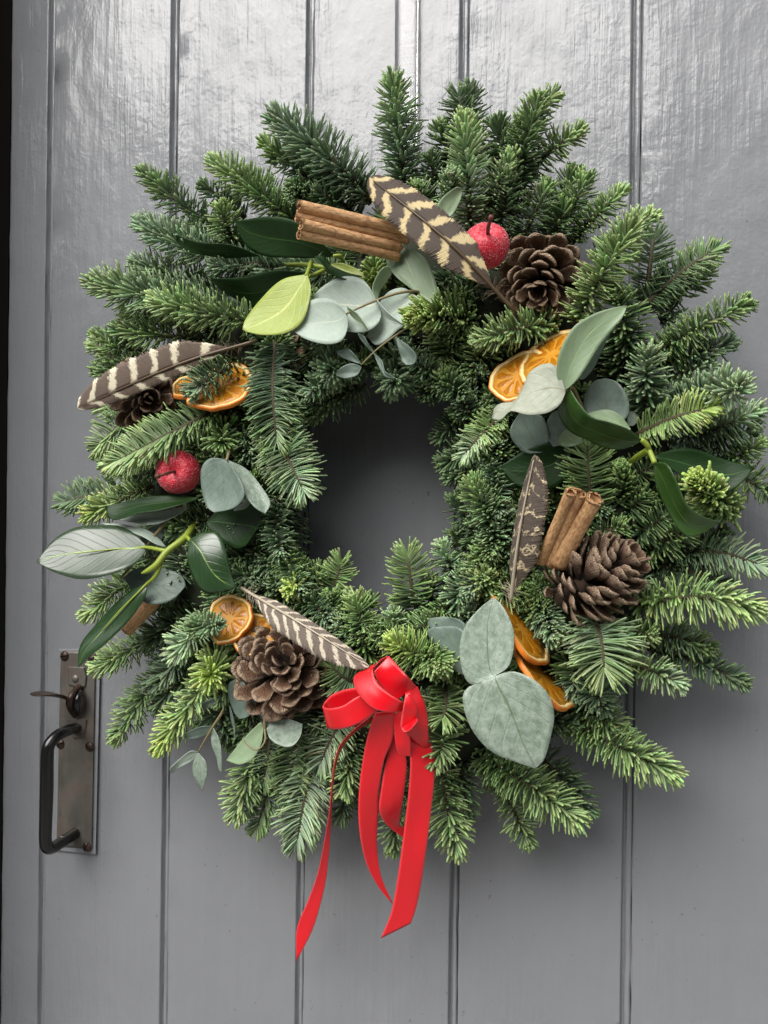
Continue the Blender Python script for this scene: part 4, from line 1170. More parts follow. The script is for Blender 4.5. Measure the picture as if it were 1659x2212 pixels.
leaf(e, 'euc4', Z4, [(1040, 1060), (1130, 1120), (1210, 1210), (1190, 1280), (1120, 1298)], [(1035, 1070), (1060, 1180), (1085, 1260), (1120, 1298)], (112, 112, 114, 112), -1)
stem(e, 'ehs', Z4, [(600, 855, 119), (740, 790, 118), (870, 735, 116), (1050, 675, 112), (1215, 662, 101), (1330, 720, 70)], [0.0006, 0.0007, 0.0008, 0.0009, 0.0010, 0.0011])
stem(e, 'ehs', Z4, [(1260, 880, 96), (1130, 970, 108), (900, 1135, 111), (730, 1295, 112)], [0.0008, 0.0007, 0.0006, 0.0004])

# eucalyptus on the right, by the orange slices
e = thing('eucalyptus_sprig', 'eucalyptus with an upright leaf and a curled dry leaf beside the upper right orange slices', 'eucalyptus', P(1230, 850, 90), 'eucalyptus sprigs in the wreath')
leaf(e, 'euc4', Z1, [(700, 1390), (560, 1390), (450, 1290), (430, 1180), (500, 1060)], [(700, 1390), (760, 1280), (740, 1150), (680, 1060), (500, 1050)], (88, 92, 90, 92), -2)
leaf(e, 'euc4', Z1, [(800, 1340), (730, 1240), (740, 1130), (800, 1040), (870, 1010)], [(800, 1340), (930, 1300), (960, 1200), (940, 1080), (870, 1010)], (90, 94, 92, 94), -2)
leaf(e, 'euc2', Z1, [(1040, 1310), (930, 1340), (850, 1320), (850, 1250), (920, 1180)], [(1040, 1310), (1050, 1240), (1000, 1190), (920, 1180)], (93, 96, 96, 96), -1)
leaf(e, 'euc4', Z1, [(1260, 1150), (1110, 1100), (1060, 960), (1090, 840), (1160, 770), (1250, 745)], [(1260, 1150), (1420, 1100), (1455, 980), (1410, 850), (1340, 775), (1250, 745)], (94, 92, 92, 96), -2)
leaf(e, 'euc3', Z1, [(1440, 1150), (1440, 1090), (1450, 1040), (1490, 1030)], [(1450, 1160), (1500, 1150), (1540, 1090), (1490, 1030)], (84, 82, 84, 84), -1)
leaf(e, 'euc2', Z1, [(1470, 1190), (1400, 1090), (1330, 1035), (1250, 1015), (1160, 1030), (1080, 1060)], [(1470, 1190), (1380, 1210), (1280, 1190), (1180, 1140), (1120, 1090), (1080, 1062)], (96, 100, 98, 104), -1, label='green eucalyptus leaf with reddish rim')
leaf(e, 'euc5', Z1, [(905, 858), (830, 650), (720, 625), (600, 690), (550, 790), (470, 935), (340, 965), (285, 1010)], [(905, 870), (860, 970), (760, 1040), (620, 1062), (540, 1055), (430, 1030), (350, 1105), (270, 1100)], (120, 112, 116, 134), -3, label='curled dry grey-white eucalyptus leaf')
leaf(e, 'euc2', Z1, [(905, 850), (840, 760), (828, 640), (870, 480), (980, 300), (1150, 190), (1300, 140), (1435, 115)], [(905, 850), (1000, 770), (1090, 640), (1200, 460), (1320, 310), (1400, 220), (1435, 125)], (118, 116, 124, 120), -2)
leaf(e, 'euc4', Z1, [(1010, 745), (1060, 755), (1150, 650), (1230, 480), (1330, 290)], [(990, 740), (1030, 680), (1110, 580), (1200, 450), (1325, 290)], (114, 112, 106, 116), -1)
stem(e, 'ehs', Z1, [(905, 850, 117), (960, 830, 112), (1010, 930, 104), (1050, 1060, 96), (1000, 1250, 80)], [0.0012, 0.0014, 0.0015, 0.0016, 0.0016])

# eucalyptus right of the bow
e = thing('eucalyptus_sprig', 'two large mottled eucalyptus leaves to the right of the red bow', 'eucalyptus', P(1072, 1458, 95), 'eucalyptus sprigs in the wreath')
leaf(e, 'euc4', Z0, [(1005, 1440), (960, 1400), (930, 1360), (926, 1338), (960, 1332)], [(1005, 1440), (1010, 1390), (1005, 1350), (985, 1336), (960, 1332)], (92, 90, 92, 94), -1)
leaf(e, 'euc4', Z0, [(1000, 1458), (970, 1440), (938, 1398), (924, 1362), (960, 1352)], [(1000, 1458), (1010, 1420), (1010, 1375), (990, 1355), (960, 1352)], (98, 96, 98, 100), -1)
leaf(e, 'euc3', Z0, [(1072, 1458), (1040, 1480), (1008, 1470), (993, 1410), (1003, 1355), (1035, 1315), (1066, 1290)], [(1072, 1458), (1098, 1440), (1108, 1410), (1110, 1370), (1100, 1335), (1085, 1308), (1066, 1290)], (114, 106, 114, 112), -3)
leaf(e, 'euc3', Z0, [(1072, 1462), (1035, 1475), (1005, 1490), (1000, 1520), (1020, 1575), (1060, 1622), (1110, 1645), (1156, 1660)], [(1072, 1462), (1105, 1450), (1150, 1465), (1185, 1500), (1197, 1545), (1190, 1590), (1176, 1640), (1156, 1660)], (114, 110, 122, 118), -4)
stem(e, 'ehs', Z0, [(1074, 1460, 112), (1082, 1440, 100), (1085, 1410, 84)], 0.0012)
dome(1077, 1461, 114, 4, MT['jamb'], e, 'bud')

# eucalyptus by the left apple
e = thing('eucalyptus_sprig', 'two dull grey-green eucalyptus leaves right of the left apple', 'eucalyptus', P(500, 1000, 85), 'eucalyptus sprigs in the wreath')
leaf(e, 'euc4', Z0, [(487, 992), (455, 990), (436, 1012), (434, 1055), (445, 1092), (462, 1107)], [(487, 992), (505, 1015), (522, 1045), (526, 1075), (505, 1098), (462, 1107)], (104, 108, 104, 112), -3)
leaf(e, 'euc3', Z0, [(493, 994), (505, 1025), (525, 1065), (550, 1095), (572, 1110)], [(493, 994), (530, 1012), (565, 1050), (585, 1085), (572, 1110)], (104, 104, 108, 98), -2)
leaf(e, 'euc', Z0, [(505, 1100), (528, 1080), (535, 1060), (538, 1070)], [(505, 1104), (530, 1098), (540, 1085), (538, 1070)], (98, 98, 98, 98), -1)
stem(e, 'ehs', Z0, [(490, 994, 104), (495, 975, 90), (500, 950, 70)], 0.0011)

# eucalyptus behind the left evergreen branch
e = thing('eucalyptus_sprig', 'grey eucalyptus leaves on a brown twig behind the big glossy leaves at left', 'eucalyptus', P(340, 1150, 70), 'eucalyptus sprigs in the wreath')
leaf(e, 'euc', Z2, [(1350, 130), (1150, 160), (950, 190), (765, 240)], [(1350, 150), (1240, 220), (1100, 280), (980, 285), (850, 262), (765, 242)], (84, 80, 84, 88), -1)
leaf(e, 'euc', Z2, [(620, 275), (800, 285), (1000, 330), (1100, 405), (1170, 480)], [(620, 280), (800, 330), (960, 390), (1070, 450), (1170, 485)], (84, 84, 84, 92), -1)
leaf(e, 'euc4', Z2, [(800, 745), (880, 680), (1000, 650), (1150, 660), (1300, 720), (1340, 810)], [(800, 745), (860, 830), (980, 950), (1100, 972), (1230, 930), (1340, 815)], (84, 82, 80, 96), -2)
leaf(e, 'euc4', Z2, [(900, 470), (980, 360), (1080, 290), (1160, 280)], [(900, 475), (1020, 500), (1120, 430), (1160, 282)], (76, 76, 76, 78), -1)
leaf(e, 'euc', Z0, [(250, 992), (240, 975), (228, 965), (222, 970)], [(250, 995), (238, 990), (226, 982), (222, 972)], (50, 50, 52, 52), -1)
leaf(e, 'euc', Z0, [(275, 1045), (255, 1022), (240, 1025)], [(275, 1048), (255, 1046), (240, 1030)], (58, 58, 60, 60), -1)
stem(e, 'ehs', Z2, [(1300, 100, 78), (1220, 200, 82), (1080, 370, 84), (870, 640, 82), (775, 750, 84)], [0.0013, 0.0013, 0.0012, 0.0011, 0.001])

# eucalyptus hanging at the lower left
e = thing('eucalyptus_sprig', 'drooping eucalyptus with slender leaves under the lower left pine cone', 'eucalyptus', P(480, 1540, 70), 'eucalyptus sprigs in the wreath')
leaf(e, 'euc4', Z3, [(760, 10), (660, 60), (650, 180), (690, 310), (745, 370)], [(760, 10), (800, 90), (860, 180), (880, 260), (820, 350), (745, 372)], (92, 92, 92, 98), -2)
leaf(e, 'euc4', Z3, [(665, 260), (690, 360), (705, 450), (700, 540)], [(655, 270), (668, 370), (688, 450), (700, 542)], (84, 84, 86, 84), 0, 0)
leaf(e, 'euc4', Z3, [(900, 270), (905, 330), (950, 420), (1050, 440)], [(1100, 260), (1180, 320), (1180, 380), (1100, 430)], (80, 80, 80, 80), -1)
leaf(e, 'euc3', Z3, [(975, 455), (1030, 390), (1150, 375), (1285, 415)], [(975, 460), (1010, 550), (1100, 610), (1200, 605), (1270, 520), (1285, 420)], (98, 96, 94, 108), -4)
leaf(e, 'euc2', Z3, [(945, 440), (930, 400), (870, 450), (750, 570), (628, 728)], [(950, 460), (930, 580), (860, 710), (750, 765), (628, 730)], (98, 96, 98, 104), -2)
leaf(e, 'euc4', Z3, [(515, 432), (400, 440), (250, 510), (135, 600)], [(505, 450), (460, 510), (350, 545), (250, 545), (140, 602)], (76, 72, 80, 76), -1)
leaf(e, 'euc3', Z3, [(515, 440), (565, 560), (592, 700), (590, 830)], [(508, 450), (500, 560), (540, 690), (560, 800), (585, 832)], (76, 72, 78, 74), -1)
leaf(e, 'euc', Z3, [(385, 655), (320, 650), (220, 720), (145, 800), (150, 838)], [(385, 680), (330, 735), (240, 785), (160, 840)], (74, 70, 78, 74), -1)
leaf(e, 'euc3', Z3, [(390, 665), (450, 740), (460, 850), (425, 985)], [(385, 670), (335, 760), (350, 860), (422, 985)], (74, 70, 78, 74), -1)
leaf(e, 'euc4', Z3, [(600, 180), (460, 215), (330, 300)], [(600, 195), (480, 275), (330, 305)], (74, 70, 78, 74), -1)
stem(e, 'ehs', Z3, [(660, 150, 66), (590, 320, 74), (515, 435, 76), (450, 545, 76), (385, 660, 74)], [0.0012, 0.0011, 0.001, 0.0008, 0.0006])
stem(e, 'ehs', Z3, [(955, 200, 84), (962, 310, 96), (958, 460, 98)], [0.0014, 0.0013, 0.0012])
stem(e, 'ehs', Z3, [(960, 460, 99), (965, 550, 103), (930, 615, 106), (880, 638, 107), (810, 600, 106), (768, 540, 105)], [0.0009, 0.0007, 0.0006, 0.0006, 0.0005, 0.0004], 30, 'tendril')

# glossy evergreen branches ------------------------------------------------
b = thing('evergreen_leaf_branch', 'branch of dark leaves with one lime-green leaf left of the cinnamon bundle', 'leaf branch', P(670, 580, 80), 'glossy evergreen leaf branches')
leaf(b, 'holly', Z0, [(560, 552), (500, 530), (430, 522), (370, 504)], [(560, 554), (490, 556), (420, 548), (390, 530), (370, 505)], (92, 84, 100, 84), -1)
leaf(b, 'holly', Z0, [(722, 553), (690, 520), (645, 480), (590, 469), (508, 478)], [(722, 554), (660, 558), (580, 556), (530, 530), (508, 480)], (100, 94, 112, 92), -2)
leaf(b, 'holly', Z0, [(655, 588), (590, 584), (520, 598), (465, 602), (455, 595)], [(655, 595), (600, 650), (550, 665), (500, 640), (470, 620), (455, 597)], (88, 82, 98, 78), -2)
leaf(b, 'holly', Z0, [(600, 655), (560, 650), (520, 640), (478, 640)], [(600, 660), (540, 668), (500, 662), (478, 642)], (76, 74, 76, 76), -1)
leaf(b, 'lime', Z0, [(664, 592), (610, 605), (560, 650), (530, 690), (524, 712)], [(664, 592), (672, 630), (655, 690), (620, 718), (570, 724), (530, 716)], (106, 108, 104, 116), -2, 0.5, 'lime-green leaf turned underside out')
leaf(b, 'holly', Z0, [(782, 598), (745, 602), (715, 590), (695, 570), (680, 556)], [(782, 597), (740, 585), (710, 570), (700, 548), (697, 541)], (102, 108, 112, 104), -1)
leaf(b, 'lime', Z0, [(790, 598), (770, 580), (740, 569), (715, 570)], [(790, 600), (760, 600), (735, 592), (715, 572)], (98, 100, 98, 100), -1)
stem(b, 'hs', Z0, [(662, 595, 106), (668, 578, 98), (672, 565, 90)], 0.0014)
stem(b, 'hs', Z0, [(620, 572, 84), (660, 572, 88), (700, 578, 90), (740, 590, 80)], 0.0016)
stem(b, 'hs', Z0, [(720, 553, 102), (735, 553, 100), (740, 566, 94)], 0.0012)
stem(b, 'hs', Z0, [(665, 598, 96), (690, 588, 92), (705, 580, 88)], 0.0014)

b = thing('evergreen_leaf_branch', 'lone mid-green leaf peeping out between feather and red apple', 'leaf branch', P(960, 470, 90), 'glossy evergreen leaf branches')
leaf(b, 'euc2', Z0, [(952, 475), (944, 450), (955, 425), (985, 405), (997, 408)], [(952, 475), (975, 465), (992, 440), (998, 420), (997, 408)], (92, 92, 94, 90), -2)
stem(b, 'hs', Z0, [(952, 474, 92), (946, 490, 84), (944, 510, 70)], 0.0011)

b = thing('evergreen_leaf_branch', 'branch of big glossy leaves on a lime stem above the door latch', 'leaf branch', P(400, 1170, 80), 'glossy evergreen leaf branches')
leaf(b, 'holly2', Z2, [(1010, 480), (900, 370), (760, 300), (600, 290), (400, 310), (200, 420), (50, 605)], [(1010, 490), (930, 600), (800, 680), (600, 740), (400, 755), (200, 700), (50, 610)], (94, 116, 94, 116), -1)
leaf(b, 'holly', Z2, [(1450, 55), (1250, 35), (1050, 40), (850, 80), (635, 125)], [(1450, 65), (1300, 115), (1100, 168), (900, 195), (715, 245), (650, 160)], (88, 92, 88, 100), -2)
leaf(b, 'holly', Z0, [(445, 1128), (468, 1162), (500, 1182), (530, 1180), (548, 1152)], [(445, 1128), (480, 1095), (535, 1085), (566, 1098), (550, 1150)], (86, 96, 90, 86), -3)
leaf(b, 'hollyl', Z0, [(410, 1165), (406, 1215), (420, 1262), (450, 1281), (508, 1270)], [(410, 1165), (440, 1149), (470, 1150), (490, 1185), (500, 1235), (508, 1268)], (104, 106, 112, 104), 3, label='glossy leaf with a nibbled pale edge')
leaf(b, 'hollyl', Z2, [(1010, 790), (850, 870), (680, 1010), (530, 1180), (430, 1340), (410, 1525)], [(1010, 790), (990, 900), (900, 1040), (800, 1170), (640, 1330), (520, 1420), (410, 1525)], (100, 110, 102, 108), 2)
stem(b, 'hs', Z2, [(1420, 270, 70), (1330, 400, 92), (1180, 515, 102), (1090, 630, 106), (1010, 685, 106), (958, 706, 106)], [0.0026, 0.0025, 0.0024, 0.0024, 0.0019, 0.0006], 26)
stem(b, 'hs', Z2, [(1175, 515, 102), (1100, 500, 102), (1005, 483, 95.5), (900, 488, 97.5), (760, 495, 101.5), (560, 515, 107), (380, 535, 111.5)], [0.0017, 0.0015, 0.0013, 0.0008, 0.0006, 0.0005, 0.0003], 30, 'midrib')
stem(b, 'hs', Z2, [(1120, 630, 104), (1090, 710, 104), (1050, 760, 103), (1005, 795, 101.5), (900, 900, 104.5), (760, 1040, 107.5), (620, 1200, 109.5)], [0.0018, 0.0017, 0.0014, 0.0011, 0.0007, 0.0006, 0.0004], 30, 'midrib')
stem(b, 'hs', Z2, [(1350, 390, 92), (1385, 430, 100), (1450, 500, 107.5), (1540, 620, 109), (1585, 690, 109.5)], [0.0015, 0.0013, 0.0008, 0.0006, 0.0004], 24, 'midrib')

b = thing('evergreen_leaf_branch', 'branch of curled dark green leaves around the right-hand yellowish fir tips', 'leaf branch', P(1400, 970, 80), 'glossy evergreen leaf branches')
leaf(b, 'holly', Z0, [(1235, 965), (1190, 955), (1130, 975), (1080, 1008)], [(1235, 970), (1215, 1040), (1170, 1058), (1120, 1050), (1082, 1010)], (88, 86, 88, 88), -2)
leaf(b, 'holly', Z0, [(1130, 1052), (1100, 1020), (1075, 1010), (1052, 1008)], [(1130, 1054), (1090, 1052), (1065, 1035), (1052, 1010)], (80, 80, 82, 80), -1)
leaf(b, 'holly3', Z1, [(1565, 1280), (1450, 1190), (1280, 1130), (1130, 1080), (1020, 960), (935, 820)], [(1565, 1290), (1400, 1360), (1230, 1345), (1090, 1275), (950, 1210), (865, 1110), (845, 1000), (925, 825)], (112, 116, 130, 106), -4)
leaf(b, 'holly', Z0, [(1415, 985), (1450, 972), (1500, 970), (1560, 990), (1626, 1010)], [(1415, 988), (1460, 1020), (1530, 1060), (1575, 1062), (1605, 1040), (1626, 1012)], (98, 84, 88, 92), -2)
leaf(b, 'holly3', Z0, [(1413, 1000), (1440, 1003), (1462, 1040), (1482, 1085), (1510, 1112), (1555, 1128)], [(1413, 1002), (1415, 1040), (1440, 1100), (1470, 1148), (1500, 1159), (1555, 1130)], (112, 112, 126, 108), -3)
stem(b, 'hs', Z0, [(1386, 950, 112), (1398, 962, 110), (1402, 972, 108), (1408, 985, 110), (1414, 1000, 112)], 0.0016)
stem(b, 'hs', Z0, [(1400, 972, 108), (1380, 985, 96), (1360, 1000, 76)], 0.0020)


# ------------------------------------------------------------------ feathers
def feather(label, base, mid, tip, wl, wr, mat, shaft, dl=0.0, dr=0.0, u0=0.14, splits=(), blunt=0.5, cup=2.0):
    """shaft base -> tip as (x, y, h); wl, wr vane widths in picture units on the left / right when looking base to tip;
    dl, dr depth of the vane edges in mm"""
    W = catmull([P(*base), P(*mid), P(*tip)], 120)
    k = K(*mid)
    o = thing('feather', label, 'feather', P(*base), 'pheasant feathers in the wreath')
    T = nrm(np.gradient(W, axis=0))
    side = nrm(np.cross(T, np.array([0, -1.0, 0])))        # right hand side looking along the shaft from the front
    u = np.linspace(0, 1, 120)
    rg = np.random.default_rng(int(base[0]))
    for sgn, wd, dp in ((-1, wl, dl), (1, wr, dr)):
        f = np.clip((u - u0) / (1 - u0), 0, 1)
        prof = np.minimum(1, (f / 0.22) ** 0.8) * np.where(f > 0.62, np.sqrt(np.clip(1 - ((f - 0.62) / 0.38) ** (2.4 if blunt > 0.4 else 1.6), 0, 1)), 1)
        prof = prof * (0.80 + 0.20 * np.sin(f * 3.0))
        jag = rg.normal(0, 0.018, 120)
        prof = prof * (1 + jag)
        for sp in splits:
            prof = prof * (1 - 0.45 * np.exp(-((u - sp) / 0.006) ** 2) * (1 if sgn == (1 if sp > 0 else -1) else 0))
        nv, nb = 7, 120
        bb = np.linspace(u0, 1.0, nb + 1)
        VB, UB, FB = [], [], []
        cl = 0.0
        for q in range(nb):
            if rg.random() < 0.12:
                cl = rg.normal(0, 0.014)                       # barbs cling in small clumps, with splits between
            lift, shift = rg.normal(0, 0.00005), cl + rg.normal(0, 0.004)
            shr = 1 + rg.normal(0, 0.025)
            for e_ in (0, 1):
                uq = bb[q] + (bb[q + 1] - bb[q]) * (1.0 if e_ else 0.0)
                uq = min(max(uq, 0.0), 1.0)
                pr = float(np.interp(uq, u, prof)) * shr
                fq = float(np.interp(uq, u, f))
                w0 = np.array([np.interp(uq, u, W[:, c]) for c in range(3)])
                t0 = np.array([np.interp(uq, u, T[:, c]) for c in range(3)])
                s0 = np.array([np.interp(uq, u, side[:, c]) for c in range(3)])
                for jv in range(nv):
                    v = jv / (nv - 1)
                    lag = (v ** 1.3) * wd * k * (0.30 * min(1, (1 - fq) * 3) + shift * v) * pr
                    VB.append(w0 + s0 * sgn * pr * v * wd * k + t0 * lag
                              + np.array([0, -1.0, 0]) * (0.001 * (dp * v * pr + cup * 4 * v * (1 - v) * pr * 0.3) + lift * v) + np.array([0, 0.0004, 0]))
                    UB.append((uq, 0.5 + 0.5 * sgn * v))
            o0 = q * 2 * nv
            for jv in range(nv - 1):
                FB.append([o0 + jv, o0 + jv + 1, o0 + nv + jv + 1, o0 + nv + jv])
        part('vane', np.array(VB), np.array(FB), MT[mat], o, True, uv=np.array(UB), solid=0.00018)
    V, F = tube(W[:116:5] - np.array([0, 0.0004, 0]), np.linspace(0.0013, 0.0003, len(W[:116:5])), 8)
    part('shaft', V, F, MT[shaft], o)
    # loose down at the foot of the vane
    dn = []
    for i in range(26):
        q = int(120 * (u0 + rg.uniform(-0.07, 0.05)))
        sg = rg.choice([-1, 1])
        p = W[q]
        d = nrm(T[q] * rg.uniform(0.2, 0.9) + side[q] * sg + np.array([0, -0.3, 0]) * rg.normal())
        ln = rg.uniform(0.004, 0.010)
        dn.append((p, p + d * ln * 0.5 + rg.normal(0, 0.0006, 3), p + d * ln + rg.normal(0, 0.0015, 3)))
    VV, FF, c = [], [], 0
    for tr in dn:
        v, f = tube(np.array(tr), [0.00022, 0.00016, 0.00006], 4, False)
        VV.append(v)
        FF.append(f[0] + c)
        c += len(v)
    dd = part('down', np.vstack(VV), np.vstack(FF), MT[shaft], o)
    dd['kind'] = 'stuff'
    return o


feather('broad brown and gold barred feather lying between cinnamon and red apple', (1112, 672, 100), (968, 522, 122), (797, 382, 118), 50, 44, 'f1', 'shaft', 3, -4, 0.16, (), 0.6)
feather('barred brown feather pointing left above the left pine cone', (555, 736, 92), (390, 786, 108), (167, 882, 104), 22, 52, 'f2', 'shaft', -2, 2, 0.14, (), 0.45)
feather('narrow striped grey feather above the lower left pine cone', (522, 1270, 92), (640, 1340, 116), (797, 1440, 122), 14, 42, 'f3', 'shaft2', -2, 3, 0.10, (), 0.4)
feather('upright flecked brown feather left of the standing cinnamon sticks', (1103, 1300, 96), (1122, 1150, 112), (1155, 982, 118), 15, 50, 'f4', 'shaft2', -4, 1, 0.06, (), 0.4)


# ------------------------------------------------------------------ pine cones
def scale_mesh():
    nu, nv = 13, 7
    top = np.zeros((nu, nv, 3))
    col = np.zeros((nu, nv, 3))
    for i in range(nu):
        u = i / (nu - 1)
        wd = np.interp(u, [0, 0.3, 0.6, 0.82, 0.95, 1.0], [0.10, 0.13, 0.19, 0.235, 0.225, 0.15])
        for j in range(nv):
            v = -1 + 2 * j / (nv - 1)
            x = u - 0.06 * v * v * (u > 0.7)
            z = 0.16 * u * u + 0.05 * v * v * u + 0.06 * math.exp(-((u - 0.92) / 0.08) ** 2) * (1 - v * v)
            top[i, j] = (x, wd * v, z)
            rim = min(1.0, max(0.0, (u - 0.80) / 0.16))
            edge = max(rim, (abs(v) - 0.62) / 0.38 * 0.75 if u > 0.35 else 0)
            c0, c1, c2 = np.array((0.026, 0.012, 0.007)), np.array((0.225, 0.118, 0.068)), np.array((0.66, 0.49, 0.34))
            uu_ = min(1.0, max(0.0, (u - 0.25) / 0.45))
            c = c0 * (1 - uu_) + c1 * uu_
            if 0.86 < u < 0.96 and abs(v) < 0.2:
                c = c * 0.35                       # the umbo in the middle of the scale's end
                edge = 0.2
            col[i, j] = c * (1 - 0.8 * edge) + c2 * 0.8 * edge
    bot = top.copy()
    th = np.interp(np.linspace(0, 1, nu), [0, 0.5, 0.85, 1.0], [0.05, 0.07, 0.12, 0.06])
    bot[:, :, 2] -= th[:, None] * np.array([0.35, 0.8, 1, 1, 1, 0.8, 0.35])[None]
    V = np.vstack([top.reshape(-1, 3), bot.reshape(-1, 3)])
    n = nu * nv
    F = grid_faces(nu, nv)
    Fb = F[:, ::-1] + n
    ring = [i * nv for i in range(nu)] + [(nu - 1) * nv + j for j in range(1, nv)] + [i * nv + nv - 1 for i in range(nu - 2, -1, -1)]
    Fr = np.array([[ring[i], ring[i + 1], ring[i + 1] + n, ring[i] + n] for i in range(len(ring) - 1)])
    C = np.vstack([col.reshape(-1, 3), col.reshape(-1, 3) * 0.8])
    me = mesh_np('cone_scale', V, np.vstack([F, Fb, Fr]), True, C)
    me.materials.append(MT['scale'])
    return me


SCALE = scale_mesh()


def cone(label, x, y, h, rpx, axis, length, nsc=74, spread=1.0, tip=0.30, tb=-12, tm=22, tt=72, seed=1, wmul=1.0):
    """axis in picture directions (right, up, towards the viewer); (x, y, h) = centre of the cone's foot"""
    rg = np.random.default_rng(seed)
    p, r, u, v = frame(x, y, h)
    a = nrm(axis[0] * r + axis[1] * u + axis[2] * v)
    R = rpx * K(x, y, h)
    L = length * R
    o = thing('pine_cone', label, 'pine cone', p, 'pine cones in the wreath')
    e1 = nrm(np.cross(a, [0.3, 0.2, 0.9]))
    e2 = np.cross(a, e1)
    V, F = tube(np.array([p + a * L * f for f in np.linspace(0, 0.92, 10)]), np.interp(np.linspace(0, 1, 10), [0, 0.5, 1], [0.34, 0.28, 0.06]) * R, 10)
    part('core', V, F, MT['core'], o)
    for i in range(nsc):
        f = i / (nsc - 1)
        ang = i * 2.39996 + rg.normal(0, 0.10)
        out = e1 * math.cos(ang) + e2 * math.sin(ang)
        s = R * np.interp(f, [0, 0.12, 0.45, 0.75, 1.0], [0.62, 0.82, 0.90 * spread, 0.72 * spread, tip]) * rg.uniform(0.88, 1.10)
        ti = math.radians(np.interp(f, [0, 0.5, 0.85, 1], [tb, tm, tt - 16, tt]) + rg.normal(0, 8))
        X = out * math.cos(ti) + a * math.sin(ti)
        Z = a * math.cos(ti) - out * math.sin(ti)
        rl = rg.normal(0, 0.22)
        Y = np.cross(Z, X)
        Y, Z = Y * math.cos(rl) + Z * math.sin(rl), Z * math.cos(rl) - Y * math.sin(rl)
        c = a * L * (0.06 + 0.88 * f) + out * R * np.interp(f, [0, 0.6, 1], [0.22, 0.18, 0.02])
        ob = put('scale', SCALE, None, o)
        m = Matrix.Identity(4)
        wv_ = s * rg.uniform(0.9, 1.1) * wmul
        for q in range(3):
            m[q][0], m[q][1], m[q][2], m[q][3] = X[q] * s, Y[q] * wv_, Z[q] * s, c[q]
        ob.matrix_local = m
    return o


cone('open brown pine cone right of the red apple at the top right', 1176, 584, 66, 92, (-0.10, -0.38, 1.0), 1.10, 62, 1.0, 0.44, -8, 24, 62, 11, 1.12)
cone('dark pine cone half covered by the barred feather at left', 316, 850, 62, 78, (0.06, -0.12, 1.0), 1.0, 64, 1.0, 0.38, -10, 20, 62, 12, 0.92)
cone('large open pine cone left of the red bow', 620, 1456, 72, 104, (-0.06, 0.22, 1.0), 1.05, 72, 1.0, 0.50, -14, 18, 56, 13, 1.08)
cone('dark pine cone lying on its side below the standing cinnamon sticks', 1208, 1292, 86, 84, (0.80, 0.46, 0.38), 2.1, 96, 1.15, 0.60, -2, 26, 48, 14, 1.02)
cone('small hidden pine cone in the shadow under the lime-green leaf', 600, 728, 56, 62, (0.75, -0.45, 0.3), 2.0, 60, 1.0, 0.34, 0, 34, 62, 15)


# ------------------------------------------------------------------ apples
def apple(label, x, y, h, rpx, axis, stem_pts, seed):
    rg = np.random.default_rng(seed)
    p, r, u, v = frame(x, y, h)
    R = rpx * K(x, y, h)
    a = nrm(axis[0] * r + axis[1] * u + axis[2] * v)
    e1 = nrm(np.cross(a, [0.31, 0.2, 0.93]))
    e2 = np.cross(a, e1)
    o = thing('frosted_apple', label, 'apple', p - np.array([0, 0, R]), 'frosted red apples in the wreath')
    nu, nv = 40, 56
    V = []
    prof = []
    for i in range(nu):
        t = i / (nu - 1) * math.pi
        rr = R * (1.03 * math.sin(t) ** 0.92)
        zz_ = R * 0.93 * math.cos(t) - R * 0.26 * math.exp(-(t / 0.34) ** 2) + R * 0.16 * math.exp(-((math.pi - t) / 0.34) ** 2)
        rr *= 1 - 0.06 * (1 - math.cos(t)) / 2
        prof.append((rr, zz_))
        for j in range(nv):
            b_ = j * 2 * math.pi / nv
            q = rr * (1 + 0.018 * math.sin(5 * b_ + 0.6) * (1 - math.cos(t)) / 2 + 0.012 * math.sin(2 * b_))
            V.append(p + a * zz_ + (e1 * math.cos(b_) + e2 * math.sin(b_)) * q)
    V = np.array(V)
    part('fruit', V, grid_faces(nu, nv, True), MT['apple'], o)
    # grains of sugar frost
    n = 2600
    idx = rg.integers(3 * nv, (nu - 1) * nv, n)
    c = V[idx] + rg.normal(0, R * 0.02, (n, 3))
    c = p + nrm(c - p) * np.linalg.norm(V[idx] - p, axis=1)[:, None] * rg.uniform(0.992, 1.012, (n, 1))
    s = (0.00017 + 0.00026 * rg.random(n) ** 2)[:, None]
    oc = np.array([[1, 0, 0], [0, 1, 0], [0, 0, 1], [-1, 0, 0], [0, -1, 0], [0, 0, -1]], float)
    ft = np.array([[0, 1, 2], [1, 3, 2], [3, 4, 2], [4, 0, 2], [1, 0, 5], [3, 1, 5], [4, 3, 5], [0, 4, 5]])
    ax_ = nrm(rg.normal(0, 1, (n, 3)))
    bx_ = nrm(np.cross(ax_, rg.normal(0, 1, (n, 3))))
    cx_ = np.cross(ax_, bx_)
    GV = c[:, None] + s[:, None] * (oc[None, :, :1] * ax_[:, None] + oc[None, :, 1:2] * bx_[:, None] + oc[None, :, 2:] * cx_[:, None])
    GF = (np.arange(n) * 6)[:, None, None] + ft[None]
    q = part('sugar_frost', GV.reshape(-1, 3), GF.reshape(-1, 3), MT['sugar'], o, False)
    q['kind'] = 'stuff'
    q0 = p + a * R * 0.62
    sp = [q0] + [P(*s_) for s_ in stem_pts]
    V, F = tube(sp, np.linspace(0.0013, 0.0011, len(sp)), 8, n=18)
    so_ = part('stem', V, F, MT['stem'], o)
    V, F = tube([sp[-1] - nrm(sp[-1] - sp[-2]) * 0.0006, sp[-1] + nrm(sp[-1] - sp[-2]) * 0.0018], [0.0019, 0.0016], 8)
    part('stem_end', V, F, MT['stem'], so_)
    return o


